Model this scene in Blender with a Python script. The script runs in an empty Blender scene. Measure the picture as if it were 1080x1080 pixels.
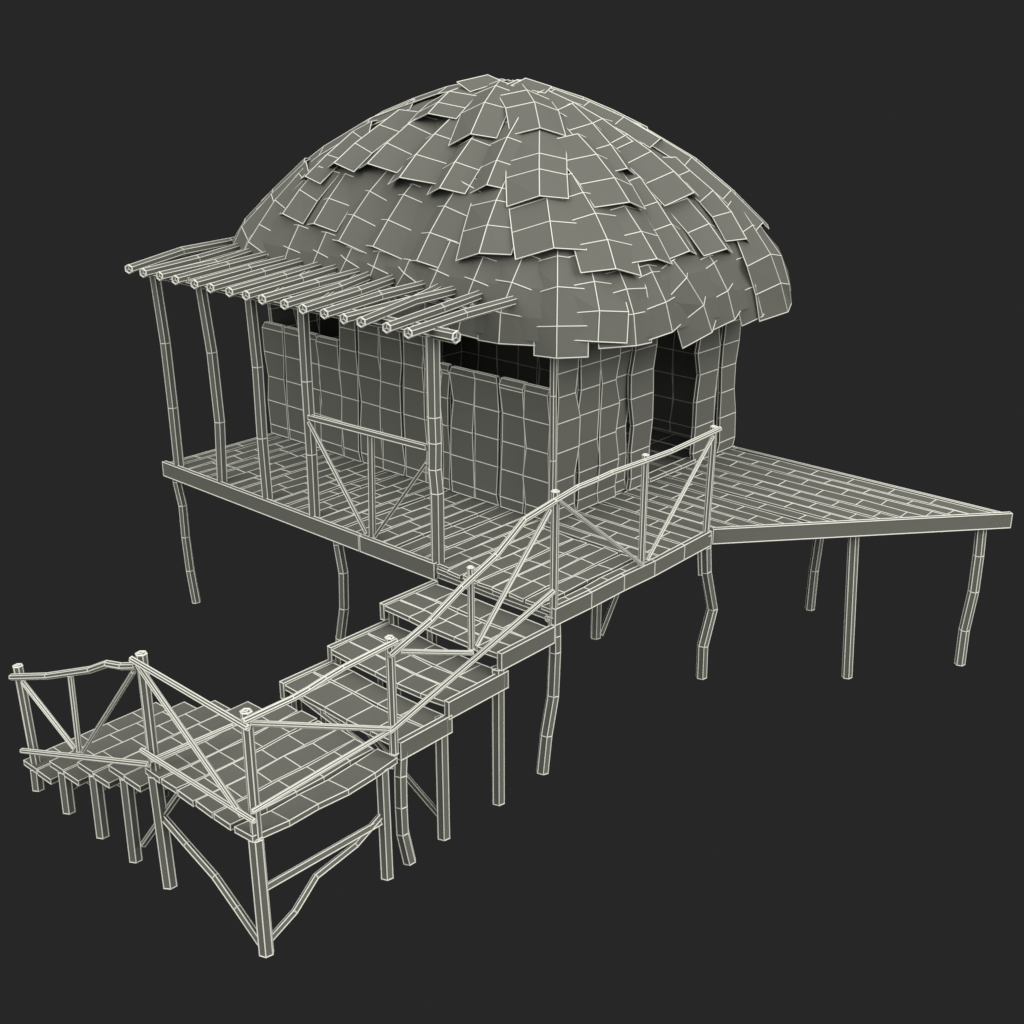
import bpy, math, random, json
from mathutils import Vector, Matrix
# thatch sheets: rows of (left edge, fold, right edge)
STRIPS = [[[[-5.542,2.301,3.433],[-5.317,2.249,3.602],[-4.97,2.311,3.608]],[[-5.488,2.002,3.294],[-5.249,1.886,3.399],[-4.901,1.904,3.348]],[[-5.599,1.836,3.095],[-5.37,1.674,3.145],[-5.032,1.653,3.045]],[[-5.676,1.597,2.838],[-5.434,1.453,2.885],[-5.093,1.472,2.798] ] ],
[[[-5.016,1.969,3.284],[-4.76,1.863,3.356],[-4.446,1.909,3.281]],[[-5.043,1.732,3.042],[-4.787,1.62,3.101],[-4.473,1.675,3.032]],[[-5.069,1.514,2.786],[-4.813,1.4,2.838],[-4.5,1.46,2.771] ] ],
[[[-4.367,2.066,3.405],[-4.113,1.943,3.449],[-3.732,1.966,3.307]],[[-4.438,1.839,3.198],[-4.185,1.71,3.222],[-3.803,1.756,3.086]],[[-4.509,1.638,2.945],[-4.253,1.514,2.973],[-3.869,1.573,2.851]],[[-4.558,1.442,2.677],[-4.3,1.321,2.705],[-3.914,1.393,2.598] ] ],
[[[-3.89,1.945,3.277],[-3.63,1.84,3.334],[-3.242,1.91,3.234]],[[-3.901,1.831,3.188],[-3.644,1.716,3.23],[-3.257,1.782,3.121]],[[-3.95,1.635,2.941],[-3.692,1.516,2.975],[-3.306,1.582,2.864]],[[-3.996,1.442,2.677],[-3.738,1.322,2.707],[-3.352,1.395,2.601] ] ],
[[[-3.169,2.082,3.421],[-2.905,1.982,3.467],[-2.566,2.028,3.338]],[[-3.183,1.978,3.373],[-2.922,1.87,3.414],[-2.581,1.917,3.288]],[[-3.238,1.784,3.131],[-2.978,1.672,3.171],[-2.632,1.736,3.068]],[[-3.265,1.579,2.866],[-3.005,1.472,2.914],[-2.656,1.55,2.835]],[[-3.283,1.392,2.595],[-3.022,1.285,2.642],[-2.673,1.368,2.571] ] ],
[[[-2.798,2.037,3.416],[-2.445,2.085,3.501],[-2.153,2.239,3.424]],[[-2.707,1.782,3.184],[-2.352,1.799,3.274],[-2.054,1.951,3.222]],[[-2.641,1.597,2.947],[-2.29,1.592,3.051],[-1.986,1.741,3.027]],[[-2.546,1.388,2.684],[-2.2,1.37,2.802],[-1.893,1.515,2.805] ] ],
[[[-3.154,2.685,3.917],[-2.894,2.754,4.014],[-2.684,2.907,3.896]],[[-2.993,2.356,3.736],[-2.73,2.391,3.843],[-2.509,2.546,3.75]],[[-2.895,2.101,3.521],[-2.632,2.113,3.63],[-2.402,2.261,3.55]],[[-2.789,1.855,3.297],[-2.528,1.846,3.412],[-2.293,1.999,3.357] ] ],
[[[-4.008,3.237,4.238],[-3.742,3.386,4.352],[-3.534,3.557,4.257]],[[-3.841,3.0,4.193],[-3.562,3.119,4.311],[-3.338,3.27,4.22]],[[-3.674,2.667,4.026],[-3.384,2.74,4.154],[-3.15,2.889,4.086]],[[-3.437,2.213,3.722],[-3.146,2.26,3.861],[-2.911,2.417,3.82] ] ],
[[[-3.471,2.608,3.883],[-3.206,2.601,3.99],[-2.96,2.707,3.889]],[[-3.402,2.301,3.706],[-3.139,2.266,3.811],[-2.887,2.371,3.726]],[[-3.366,2.022,3.489],[-3.105,1.973,3.593],[-2.85,2.075,3.517]],[[-3.313,1.746,3.252],[-3.053,1.679,3.352],[-2.797,1.796,3.302] ] ],
[[[-3.991,2.673,3.914],[-3.731,2.629,4.024],[-3.29,2.722,3.923]],[[-3.963,2.339,3.735],[-3.703,2.269,3.83],[-3.261,2.354,3.727]],[[-3.983,2.065,3.532],[-3.723,1.995,3.628],[-3.282,2.093,3.538]],[[-3.936,1.758,3.308],[-3.678,1.693,3.412],[-3.239,1.828,3.363] ] ],
[[[-4.483,2.607,3.867],[-4.227,2.568,3.987],[-3.837,2.66,3.914]],[[-4.46,2.449,3.821],[-4.204,2.354,3.905],[-3.814,2.383,3.791]],[[-4.544,2.194,3.638],[-4.288,2.09,3.71],[-3.899,2.126,3.596]],[[-4.547,1.871,3.422],[-4.289,1.785,3.509],[-3.898,1.864,3.43] ] ],
[[[-4.956,2.739,3.857],[-4.723,2.705,4.02],[-4.402,2.757,4.002]],[[-4.917,2.437,3.764],[-4.673,2.338,3.873],[-4.353,2.349,3.811]],[[-5.03,2.197,3.601],[-4.792,2.06,3.68],[-4.481,2.036,3.589]],[[-5.091,1.897,3.401],[-4.844,1.777,3.479],[-4.528,1.79,3.4] ] ],
[[[-4.464,3.125,4.122],[-4.157,3.197,4.28],[-3.823,3.305,4.241]],[[-4.378,2.84,4.092],[-4.06,2.876,4.241],[-3.724,2.977,4.199]],[[-4.347,2.645,4.005],[-4.018,2.649,4.133],[-3.683,2.746,4.081]],[[-4.298,2.433,3.899],[-3.969,2.438,4.026],[-3.636,2.547,3.978] ] ],
[[[-3.791,3.335,4.291],[-3.577,3.578,4.322],[-3.411,3.783,4.181]],[[-3.41,3.005,4.211],[-3.203,3.249,4.271],[-3.048,3.477,4.159]],[[-3.15,2.833,4.098],[-2.931,3.065,4.163],[-2.782,3.303,4.062]],[[-2.768,2.486,3.854],[-2.529,2.694,3.93],[-2.366,2.929,3.842] ] ],
[[[-2.868,2.528,3.855],[-2.576,2.738,3.925],[-2.394,2.952,3.825]],[[-2.581,2.208,3.606],[-2.278,2.389,3.706],[-2.085,2.607,3.64]],[[-2.422,2.025,3.471],[-2.12,2.206,3.572],[-1.929,2.426,3.508]],[[-2.202,1.796,3.223],[-1.89,1.945,3.344],[-1.69,2.165,3.313] ] ],
[[[-2.412,2.026,3.381],[-2.094,2.246,3.509],[-1.892,2.513,3.451]],[[-2.182,1.812,3.193],[-1.856,2.02,3.32],[-1.66,2.293,3.274]],[[-2.004,1.654,2.996],[-1.675,1.859,3.122],[-1.482,2.135,3.084]],[[-1.793,1.47,2.775],[-1.462,1.671,2.9],[-1.27,1.949,2.868] ] ],
[[[-2.459,2.676,3.792],[-2.295,3.043,3.86],[-2.256,3.321,3.759]],[[-2.102,2.555,3.621],[-1.933,2.921,3.679],[-1.898,3.199,3.575]],[[-1.754,2.426,3.426],[-1.586,2.793,3.474],[-1.562,3.072,3.37]],[[-1.478,2.331,3.228],[-1.313,2.702,3.258],[-1.312,2.983,3.157] ] ],
[[[-2.962,3.347,4.059],[-2.824,3.588,4.127],[-2.77,3.823,3.974]],[[-2.475,3.118,3.882],[-2.345,3.362,3.95],[-2.317,3.607,3.805]],[[-2.137,3.017,3.688],[-2.01,3.264,3.751],[-2.006,3.514,3.613]],[[-1.81,2.878,3.485],[-1.67,3.121,3.538],[-1.661,3.368,3.395] ] ],
[[[-2.124,2.217,3.435],[-1.918,2.492,3.518],[-1.81,2.801,3.431]],[[-1.834,2.06,3.272],[-1.642,2.342,3.362],[-1.56,2.664,3.291]],[[-1.618,1.996,3.092],[-1.427,2.28,3.179],[-1.361,2.607,3.117]],[[-1.388,1.888,2.902],[-1.172,2.161,2.956],[-1.088,2.478,2.868]],[[-1.165,1.736,2.683],[-0.938,2.004,2.714],[-0.851,2.316,2.611] ] ],
[[[-1.674,2.409,3.257],[-1.558,2.734,3.33],[-1.572,3.051,3.254]],[[-1.501,2.381,3.15],[-1.377,2.705,3.212],[-1.392,3.022,3.135]],[[-1.248,2.328,2.937],[-1.116,2.652,2.985],[-1.128,2.966,2.899]],[[-0.985,2.253,2.725],[-0.854,2.58,2.746],[-0.878,2.889,2.647] ] ],
[[[-1.905,3.064,3.463],[-1.769,3.31,3.516],[-1.763,3.556,3.372]],[[-1.697,2.99,3.372],[-1.592,3.245,3.443],[-1.625,3.502,3.323]],[[-1.436,2.961,3.144],[-1.331,3.218,3.208],[-1.394,3.477,3.105]],[[-1.206,2.914,2.938],[-1.105,3.173,3.004],[-1.175,3.433,2.908]],[[-0.953,2.904,2.682],[-0.856,3.163,2.752],[-0.942,3.424,2.672] ] ],
[[[-2.398,3.279,3.792],[-2.319,3.723,3.891],[-2.362,3.98,3.775]],[[-2.147,3.268,3.701],[-2.127,3.712,3.823],[-2.21,3.967,3.725]],[[-1.879,3.33,3.537],[-1.841,3.775,3.654],[-1.921,4.03,3.556]],[[-1.585,3.316,3.36],[-1.514,3.759,3.465],[-1.587,4.018,3.367]],[[-1.318,3.336,3.155],[-1.253,3.781,3.26],[-1.353,4.037,3.183] ] ],
[[[-1.979,4.013,3.562],[-1.859,4.286,3.551],[-1.852,4.51,3.374]],[[-1.606,3.878,3.375],[-1.584,4.17,3.434],[-1.675,4.419,3.327]],[[-1.347,4.039,3.122],[-1.362,4.32,3.221],[-1.511,4.559,3.17]],[[-1.181,4.061,2.974],[-1.125,4.352,3.006],[-1.212,4.601,2.899]],[[-0.947,3.996,2.741],[-0.862,4.282,2.742],[-0.933,4.528,2.616] ] ],
[[[-1.645,3.502,3.322],[-1.539,3.808,3.355],[-1.574,4.062,3.23]],[[-1.391,3.441,3.133],[-1.32,3.753,3.193],[-1.401,4.013,3.105]],[[-1.106,3.482,2.874],[-1.045,3.794,2.944],[-1.138,4.053,2.87]],[[-0.873,3.464,2.659],[-0.792,3.777,2.704],[-0.877,4.035,2.618] ] ],
[[[-0.945,3.308,2.574],[-0.891,3.593,2.643],[-0.978,3.904,2.601]],[[-0.863,3.321,2.471],[-0.83,3.6,2.571],[-0.946,3.904,2.572]],[[-0.763,3.41,2.187],[-0.691,3.686,2.273],[-0.797,3.988,2.335]],[[-0.712,3.491,1.878],[-0.631,3.768,1.954],[-0.729,4.071,2.025] ] ],
[[[-1.444,4.194,3.094],[-1.288,4.433,3.081],[-1.262,4.711,2.888]],[[-1.186,4.004,2.836],[-1.051,4.255,2.846],[-1.065,4.559,2.696]],[[-0.912,3.937,2.505],[-0.815,4.199,2.564],[-0.891,4.522,2.494]],[[-0.783,3.973,2.179],[-0.68,4.23,2.25],[-0.792,4.546,2.297]],[[-0.731,4.09,1.813],[-0.625,4.341,1.897],[-0.737,4.649,1.987] ] ],
[[[-0.943,2.56,2.533],[-0.903,2.938,2.68],[-1.029,3.193,2.654]],[[-0.78,2.637,2.307],[-0.76,2.99,2.508],[-0.915,3.228,2.542]],[[-0.75,2.831,2.02],[-0.659,3.183,2.202],[-0.792,3.419,2.293]],[[-0.714,2.912,1.778],[-0.6,3.282,1.903],[-0.719,3.529,1.981] ] ],
[[[-1.054,2.216,2.633],[-0.933,2.544,2.681],[-0.961,2.833,2.611]],[[-0.966,2.202,2.531],[-0.875,2.533,2.615],[-0.929,2.824,2.576]],[[-0.811,2.226,2.255],[-0.704,2.554,2.327],[-0.776,2.844,2.336]],[[-0.743,2.266,1.963],[-0.637,2.598,2.02],[-0.719,2.883,2.053] ] ],
[[[-1.224,1.812,2.586],[-1.006,2.145,2.672],[-0.962,2.435,2.618]],[[-1.077,1.759,2.419],[-0.863,2.093,2.508],[-0.837,2.389,2.476]],[[-0.955,1.73,2.246],[-0.76,2.086,2.272],[-0.78,2.384,2.255]],[[-0.888,1.699,1.97],[-0.696,2.058,1.965],[-0.722,2.354,1.94] ] ],
[[[-1.487,1.724,2.772],[-1.264,1.952,2.838],[-1.153,2.251,2.771]],[[-1.29,1.596,2.54],[-1.065,1.825,2.596],[-0.961,2.127,2.53]],[[-1.184,1.548,2.304],[-0.913,1.726,2.34],[-0.773,2.017,2.304]],[[-1.135,1.473,2.061],[-0.86,1.646,2.053],[-0.724,1.939,2.009] ] ],
[[[-1.834,1.77,2.913],[-1.582,1.869,3.006],[-1.387,2.106,2.949]],[[-1.715,1.633,2.727],[-1.461,1.728,2.815],[-1.268,1.967,2.762]],[[-1.568,1.491,2.457],[-1.305,1.546,2.554],[-1.085,1.766,2.527]],[[-1.482,1.4,2.15],[-1.201,1.42,2.194],[-0.978,1.638,2.195]],[[-1.444,1.358,1.871],[-1.159,1.37,1.888],[-0.933,1.585,1.899] ] ],
[[[-2.129,1.588,2.803],[-1.79,1.598,2.823],[-1.447,1.776,2.696]],[[-2.113,1.424,2.546],[-1.775,1.395,2.557],[-1.417,1.549,2.441]],[[-2.15,1.319,2.271],[-1.814,1.269,2.265],[-1.446,1.438,2.218]],[[-2.126,1.264,1.937],[-1.791,1.215,1.961],[-1.422,1.386,1.969] ] ],
[[[-2.568,1.525,2.718],[-2.234,1.469,2.75],[-1.921,1.574,2.671]],[[-2.567,1.414,2.54],[-2.239,1.327,2.532],[-1.925,1.417,2.442]],[[-2.634,1.327,2.295],[-2.31,1.236,2.247],[-1.995,1.338,2.173]],[[-2.668,1.282,2.014],[-2.342,1.193,1.982],[-2.023,1.298,1.935] ] ],
[[[-3.058,1.587,2.834],[-2.731,1.501,2.859],[-2.411,1.577,2.778]],[[-3.082,1.424,2.565],[-2.759,1.32,2.564],[-2.44,1.387,2.47]],[[-3.147,1.332,2.358],[-2.825,1.228,2.326],[-2.506,1.314,2.25]],[[-3.174,1.284,2.066],[-2.85,1.187,2.046],[-2.527,1.284,2.009] ] ],
[[[-3.53,1.453,2.591],[-3.206,1.358,2.621],[-2.882,1.432,2.551]],[[-3.518,1.417,2.563],[-3.217,1.279,2.489],[-2.916,1.321,2.337]],[[-3.668,1.334,2.357],[-3.374,1.221,2.232],[-3.079,1.303,2.084]],[[-3.75,1.292,2.109],[-3.439,1.188,2.02],[-3.128,1.279,1.918] ] ],
[[[-4.462,1.469,2.623],[-4.139,1.365,2.639],[-3.817,1.429,2.556]],[[-4.467,1.42,2.568],[-4.157,1.292,2.517],[-3.846,1.344,2.39]],[[-4.565,1.334,2.38],[-4.256,1.225,2.292],[-3.947,1.31,2.181]],[[-4.63,1.292,2.106],[-4.313,1.188,2.044],[-3.996,1.279,1.963] ] ],
[[[-3.985,1.448,2.604],[-3.699,1.377,2.653],[-3.413,1.454,2.614]],[[-3.976,1.382,2.511],[-3.696,1.282,2.494],[-3.415,1.339,2.409]],[[-4.056,1.32,2.328],[-3.784,1.223,2.249],[-3.513,1.298,2.148]],[[-4.114,1.287,2.142],[-3.84,1.194,2.067],[-3.567,1.272,1.976] ] ],
[[[-5.438,1.551,2.747],[-5.156,1.459,2.778],[-4.842,1.516,2.713]],[[-5.46,1.409,2.53],[-5.179,1.306,2.53],[-4.868,1.366,2.455]],[[-5.51,1.332,2.344],[-5.235,1.231,2.288],[-4.93,1.306,2.203]],[[-5.56,1.302,2.174],[-5.287,1.201,2.108],[-4.985,1.277,2.013] ] ],
[[[-4.93,1.522,2.723],[-4.645,1.437,2.752],[-4.359,1.498,2.692]],[[-4.941,1.414,2.552],[-4.662,1.31,2.541],[-4.382,1.358,2.45]],[[-5.029,1.323,2.343],[-4.753,1.228,2.282],[-4.475,1.303,2.201]],[[-5.065,1.287,2.122],[-4.783,1.197,2.087],[-4.5,1.277,2.036] ] ],
[[[-5.884,2.137,3.227],[-5.69,1.936,3.284],[-5.322,1.819,3.153]],[[-6.071,1.883,2.917],[-5.867,1.693,2.98],[-5.483,1.609,2.874]],[[-6.166,1.654,2.647],[-5.94,1.488,2.706],[-5.543,1.469,2.618]],[[-6.208,1.535,2.498],[-5.991,1.349,2.51],[-5.604,1.322,2.386]],[[-6.291,1.473,2.38],[-6.084,1.289,2.313],[-5.707,1.294,2.159] ] ],
[[[-4.854,2.323,3.735],[-5.011,2.529,3.885],[-5.127,2.804,3.884]],[[-4.972,2.329,3.708],[-5.248,2.433,3.759],[-5.47,2.607,3.662]],[[-4.962,2.022,3.481],[-5.257,2.027,3.525],[-5.522,2.13,3.432]],[[-5.048,1.725,3.233],[-5.339,1.748,3.293],[-5.596,1.887,3.231] ] ],
[[[-2.278,5.005,3.437],[-2.562,5.19,3.415],[-2.864,5.266,3.279]],[[-2.051,5.291,3.085],[-2.34,5.465,3.044],[-2.646,5.514,2.906]],[[-1.846,5.556,2.718],[-2.144,5.713,2.678],[-2.458,5.739,2.552]],[[-1.702,5.751,2.345],[-2.017,5.87,2.298],[-2.346,5.834,2.227]],[[-1.659,5.822,1.956],[-1.979,5.932,1.932],[-2.314,5.883,1.9] ] ],
[[[-2.567,5.078,3.434],[-2.872,5.224,3.415],[-3.185,5.254,3.287]],[[-2.393,5.367,3.067],[-2.702,5.504,3.033],[-3.017,5.511,2.906]],[[-2.238,5.628,2.681],[-2.554,5.749,2.652],[-2.874,5.735,2.541]],[[-2.141,5.81,2.298],[-2.466,5.903,2.265],[-2.795,5.839,2.211]],[[-2.116,5.862,1.91],[-2.444,5.948,1.895],[-2.775,5.877,1.872] ] ],
[[[-2.879,5.125,3.418],[-3.198,5.239,3.417],[-3.52,5.237,3.309]],[[-2.767,5.402,3.062],[-3.088,5.512,3.048],[-3.41,5.492,2.944]],[[-2.667,5.642,2.686],[-2.991,5.744,2.675],[-3.316,5.709,2.583]],[[-2.601,5.818,2.323],[-2.929,5.902,2.3],[-3.257,5.83,2.257]],[[-2.583,5.873,1.945],[-2.913,5.954,1.934],[-3.243,5.877,1.916] ] ],
[[[-3.114,5.147,3.4],[-3.44,5.241,3.416],[-3.766,5.219,3.326]],[[-3.037,5.436,3.012],[-3.363,5.53,3.018],[-3.69,5.493,2.934]],[[-2.97,5.696,2.615],[-3.297,5.784,2.624],[-3.625,5.735,2.552]],[[-2.934,5.836,2.226],[-3.263,5.917,2.218],[-3.593,5.841,2.192]],[[-2.926,5.875,1.848],[-3.256,5.954,1.842],[-3.586,5.875,1.834] ] ],
[[[-3.421,5.166,3.368],[-3.75,5.235,3.41],[-4.08,5.187,3.345]],[[-3.397,5.454,2.982],[-3.727,5.527,3.015],[-4.056,5.471,2.958]],[[-3.377,5.699,2.585],[-3.707,5.773,2.616],[-4.036,5.711,2.565]],[[-3.366,5.83,2.211],[-3.696,5.909,2.214],[-4.026,5.831,2.2]],[[-3.364,5.864,1.84],[-3.694,5.943,1.839],[-4.024,5.864,1.836] ] ],
[[[-3.753,5.192,3.341],[-4.082,5.236,3.41],[-4.412,5.162,3.374]],[[-3.786,5.472,2.959],[-4.115,5.525,3.021],[-4.445,5.448,2.994]],[[-3.814,5.71,2.573],[-4.144,5.77,2.628],[-4.473,5.693,2.601]],[[-3.829,5.834,2.214],[-4.159,5.912,2.23],[-4.489,5.832,2.229]],[[-3.832,5.87,1.852],[-4.162,5.949,1.856],[-4.492,5.87,1.858] ] ],
[[[-4.019,5.215,3.321],[-4.345,5.237,3.412],[-4.67,5.142,3.396]],[[-4.093,5.479,2.95],[-4.42,5.515,3.035],[-4.746,5.42,3.03]],[[-4.157,5.705,2.58],[-4.485,5.752,2.655],[-4.812,5.663,2.648]],[[-4.194,5.829,2.242],[-4.524,5.905,2.272],[-4.853,5.823,2.283]],[[-4.203,5.865,1.891],[-4.533,5.944,1.903],[-4.863,5.864,1.908] ] ],
[[[-4.37,5.241,3.298],[-4.689,5.233,3.414],[-5.005,5.108,3.422]],[[-4.504,5.512,2.919],[-4.824,5.521,3.03],[-5.141,5.4,3.05]],[[-4.616,5.736,2.546],[-4.941,5.763,2.642],[-5.262,5.655,2.656]],[[-4.677,5.846,2.207],[-5.007,5.915,2.25],[-5.334,5.827,2.273]],[[-4.692,5.879,1.862],[-5.023,5.953,1.877],[-5.351,5.87,1.889] ] ],
[[[-4.746,5.26,3.279],[-5.054,5.205,3.41],[-5.349,5.039,3.429]],[[-4.938,5.513,2.906],[-5.249,5.483,3.038],[-5.548,5.327,3.075]],[[-5.101,5.732,2.546],[-5.419,5.725,2.664],[-5.726,5.585,2.698]],[[-5.197,5.836,2.224],[-5.527,5.885,2.287],[-5.846,5.779,2.327]],[[-5.222,5.872,1.892],[-5.555,5.932,1.92],[-5.88,5.833,1.939] ] ],
[[[-5.146,5.265,3.287],[-5.436,5.147,3.418],[-5.695,4.928,3.431]],[[-5.419,5.527,2.89],[-5.715,5.432,3.025],[-5.98,5.222,3.056]],[[-5.654,5.761,2.516],[-5.962,5.69,2.639],[-6.239,5.496,2.667]],[[-5.771,5.849,2.172],[-6.103,5.842,2.239],[-6.401,5.682,2.277]],[[-5.804,5.878,1.836],[-6.143,5.885,1.864],[-6.447,5.738,1.887] ] ],
[[[-5.484,5.196,3.297],[-5.747,5.02,3.418],[-5.963,4.757,3.415]],[[-5.797,5.432,2.926],[-6.069,5.272,3.049],[-6.288,5.013,3.061]],[[-6.077,5.648,2.569],[-6.361,5.502,2.686],[-6.588,5.251,2.699]],[[-6.253,5.768,2.241],[-6.57,5.676,2.316],[-6.817,5.446,2.354]],[[-6.314,5.815,1.91],[-6.642,5.735,1.949],[-6.898,5.514,1.974] ] ],
[[[-5.703,5.101,3.326],[-5.934,4.871,3.419],[-6.099,4.576,3.384]],[[-6.051,5.324,2.964],[-6.29,5.099,3.052],[-6.45,4.801,3.023]],[[-6.365,5.526,2.606],[-6.609,5.304,2.686],[-6.768,5.005,2.656]],[[-6.567,5.653,2.273],[-6.837,5.451,2.313],[-6.992,5.149,2.313]],[[-6.645,5.705,1.928],[-6.917,5.503,1.946],[-7.069,5.2,1.949] ] ],
[[[-5.94,4.86,3.369],[-6.109,4.57,3.418],[-6.189,4.249,3.34]],[[-6.326,5.038,3.001],[-6.494,4.745,3.035],[-6.557,4.421,2.954]],[[-6.676,5.197,2.631],[-6.837,4.899,2.658],[-6.884,4.573,2.579]],[[-6.893,5.296,2.273],[-7.044,4.992,2.266],[-7.044,4.655,2.226]],[[-6.97,5.328,1.902],[-7.112,5.02,1.896],[-7.1,4.681,1.878] ] ],
[[[-6.028,4.666,3.383],[-6.159,4.354,3.417],[-6.194,4.029,3.325]],[[-6.425,4.807,3.002],[-6.554,4.493,3.02],[-6.57,4.167,2.928]],[[-6.777,4.93,2.611],[-6.896,4.613,2.627],[-6.894,4.285,2.54]],[[-6.985,5.0,2.24],[-7.089,4.677,2.227],[-7.037,4.344,2.189]],[[-7.047,5.018,1.862],[-7.146,4.693,1.853],[-7.086,4.36,1.84] ] ],
[[[-6.095,4.335,3.376],[-6.186,4.011,3.417],[-6.179,3.682,3.333]],[[-6.467,4.409,3.015],[-6.56,4.084,3.044],[-6.538,3.755,2.963]],[[-6.799,4.474,2.648],[-6.889,4.148,2.673],[-6.855,3.818,2.598]],[[-7.016,4.516,2.296],[-7.103,4.188,2.29],[-7.033,3.857,2.258]],[[-7.072,4.526,1.925],[-7.155,4.198,1.921],[-7.081,3.867,1.908] ] ],
[[[-6.128,4.016,3.361],[-6.188,3.686,3.415],[-6.149,3.356,3.345]],[[-6.518,4.038,2.971],[-6.584,3.708,3.017],[-6.535,3.378,2.954]],[[-6.852,4.057,2.574],[-6.92,3.727,2.616],[-6.865,3.397,2.559]],[[-7.025,4.066,2.207],[-7.104,3.737,2.214],[-7.027,3.407,2.197]],[[-7.077,4.069,1.839],[-7.157,3.739,1.839],[-7.078,3.409,1.835] ] ],
[[[-6.153,3.743,3.347],[-6.19,3.413,3.418],[-6.129,3.084,3.365]],[[-6.512,3.72,2.985],[-6.56,3.39,3.049],[-6.492,3.061,3.005]],[[-6.826,3.7,2.618],[-6.879,3.37,2.677],[-6.81,3.04,2.637]],[[-7.018,3.687,2.281],[-7.095,3.357,2.301],[-7.015,3.027,2.294]],[[-7.079,3.684,1.927],[-7.158,3.354,1.934],[-7.079,3.024,1.933] ] ],
[[[-6.173,3.477,3.332],[-6.187,3.148,3.416],[-6.102,2.822,3.377]],[[-6.541,3.409,2.947],[-6.569,3.08,3.028],[-6.481,2.753,2.999]],[[-6.862,3.35,2.568],[-6.901,3.021,2.642],[-6.817,2.693,2.616]],[[-7.023,3.318,2.222],[-7.097,2.987,2.251],[-7.014,2.658,2.255]],[[-7.08,3.31,1.871],[-7.158,2.979,1.88],[-7.077,2.65,1.885] ] ],
[[[-6.192,3.101,3.323],[-6.158,2.776,3.413],[-6.029,2.464,3.378]],[[-6.559,2.97,2.944],[-6.543,2.644,3.036],[-6.416,2.33,3.017]],[[-6.875,2.858,2.57],[-6.877,2.53,2.657],[-6.758,2.212,2.642]],[[-7.034,2.794,2.229],[-7.084,2.461,2.271],[-6.978,2.139,2.284]],[[-7.083,2.777,1.883],[-7.142,2.443,1.901],[-7.044,2.118,1.909] ] ],
[[[-6.189,2.806,3.353],[-6.086,2.489,3.417],[-5.9,2.213,3.352]],[[-6.559,2.625,2.963],[-6.469,2.304,3.027],[-6.281,2.026,2.974]],[[-6.89,2.461,2.583],[-6.812,2.137,2.648],[-6.627,1.856,2.604]],[[-7.067,2.371,2.231],[-7.024,2.036,2.26],[-6.837,1.753,2.254]],[[-7.124,2.342,1.876],[-7.094,2.005,1.889],[-6.914,1.717,1.89] ] ],
[[[-6.1,2.54,3.384],[-5.935,2.245,3.42],[-5.704,2.015,3.327]],[[-6.459,2.311,3.016],[-6.298,2.013,3.045],[-6.06,1.788,2.957]],[[-6.785,2.101,2.645],[-6.626,1.803,2.675],[-6.382,1.581,2.596]],[[-6.997,1.965,2.289],[-6.843,1.663,2.291],[-6.573,1.461,2.251]],[[-7.072,1.916,1.924],[-6.919,1.613,1.922],[-6.647,1.411,1.904] ] ],
[[[-5.957,2.362,3.407],[-5.742,2.1,3.411],[-5.478,1.923,3.29]],[[-6.314,2.078,3.031],[-6.094,1.82,3.02],[-5.822,1.66,2.897]],[[-6.634,1.823,2.639],[-6.404,1.574,2.624],[-6.115,1.436,2.51]],[[-6.829,1.663,2.249],[-6.579,1.436,2.22],[-6.258,1.346,2.156]],[[-6.893,1.603,1.865],[-6.636,1.384,1.844],[-6.306,1.305,1.818] ] ],
[[[-2.819,3.741,4.059],[-2.944,4.04,4.12],[-3.117,4.308,4.039]],[[-2.301,4.006,3.813],[-2.42,4.306,3.876],[-2.597,4.574,3.801]],[[-1.746,4.29,3.464],[-1.856,4.593,3.529],[-2.036,4.86,3.463]],[[-1.341,4.498,3.109],[-1.435,4.807,3.173],[-1.621,5.073,3.121]],[[-1.004,4.671,2.759],[-1.086,4.982,2.824],[-1.271,5.252,2.784] ] ],
[[[-2.875,3.885,4.08],[-3.055,4.159,4.116],[-3.271,4.384,4.011]],[[-2.371,4.248,3.828],[-2.551,4.523,3.855],[-2.775,4.738,3.747]],[[-1.826,4.641,3.461],[-2.009,4.915,3.481],[-2.244,5.119,3.373]],[[-1.439,4.922,3.096],[-1.625,5.194,3.105],[-1.874,5.382,3.001]],[[-1.111,5.162,2.727],[-1.298,5.433,2.73],[-1.553,5.614,2.629] ] ],
[[[-2.975,4.0,4.101],[-3.201,4.239,4.117],[-3.45,4.415,3.995]],[[-2.607,4.363,3.892],[-2.838,4.598,3.895],[-3.094,4.759,3.766]],[[-2.211,4.755,3.568],[-2.45,4.982,3.558],[-2.716,5.121,3.423]],[[-1.892,5.082,3.26],[-2.14,5.296,3.226],[-2.42,5.4,3.088]],[[-1.641,5.336,2.93],[-1.896,5.541,2.889],[-2.181,5.629,2.751] ] ],
[[[-3.102,4.085,4.1],[-3.366,4.281,4.111],[-3.644,4.405,3.986]],[[-2.784,4.526,3.846],[-3.053,4.715,3.837],[-3.335,4.816,3.702]],[[-2.445,4.999,3.472],[-2.723,5.174,3.45],[-3.014,5.245,3.313]],[[-2.217,5.331,3.101],[-2.505,5.486,3.066],[-2.805,5.52,2.936]],[[-2.03,5.602,2.723],[-2.322,5.745,2.678],[-2.625,5.76,2.549] ] ],
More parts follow.
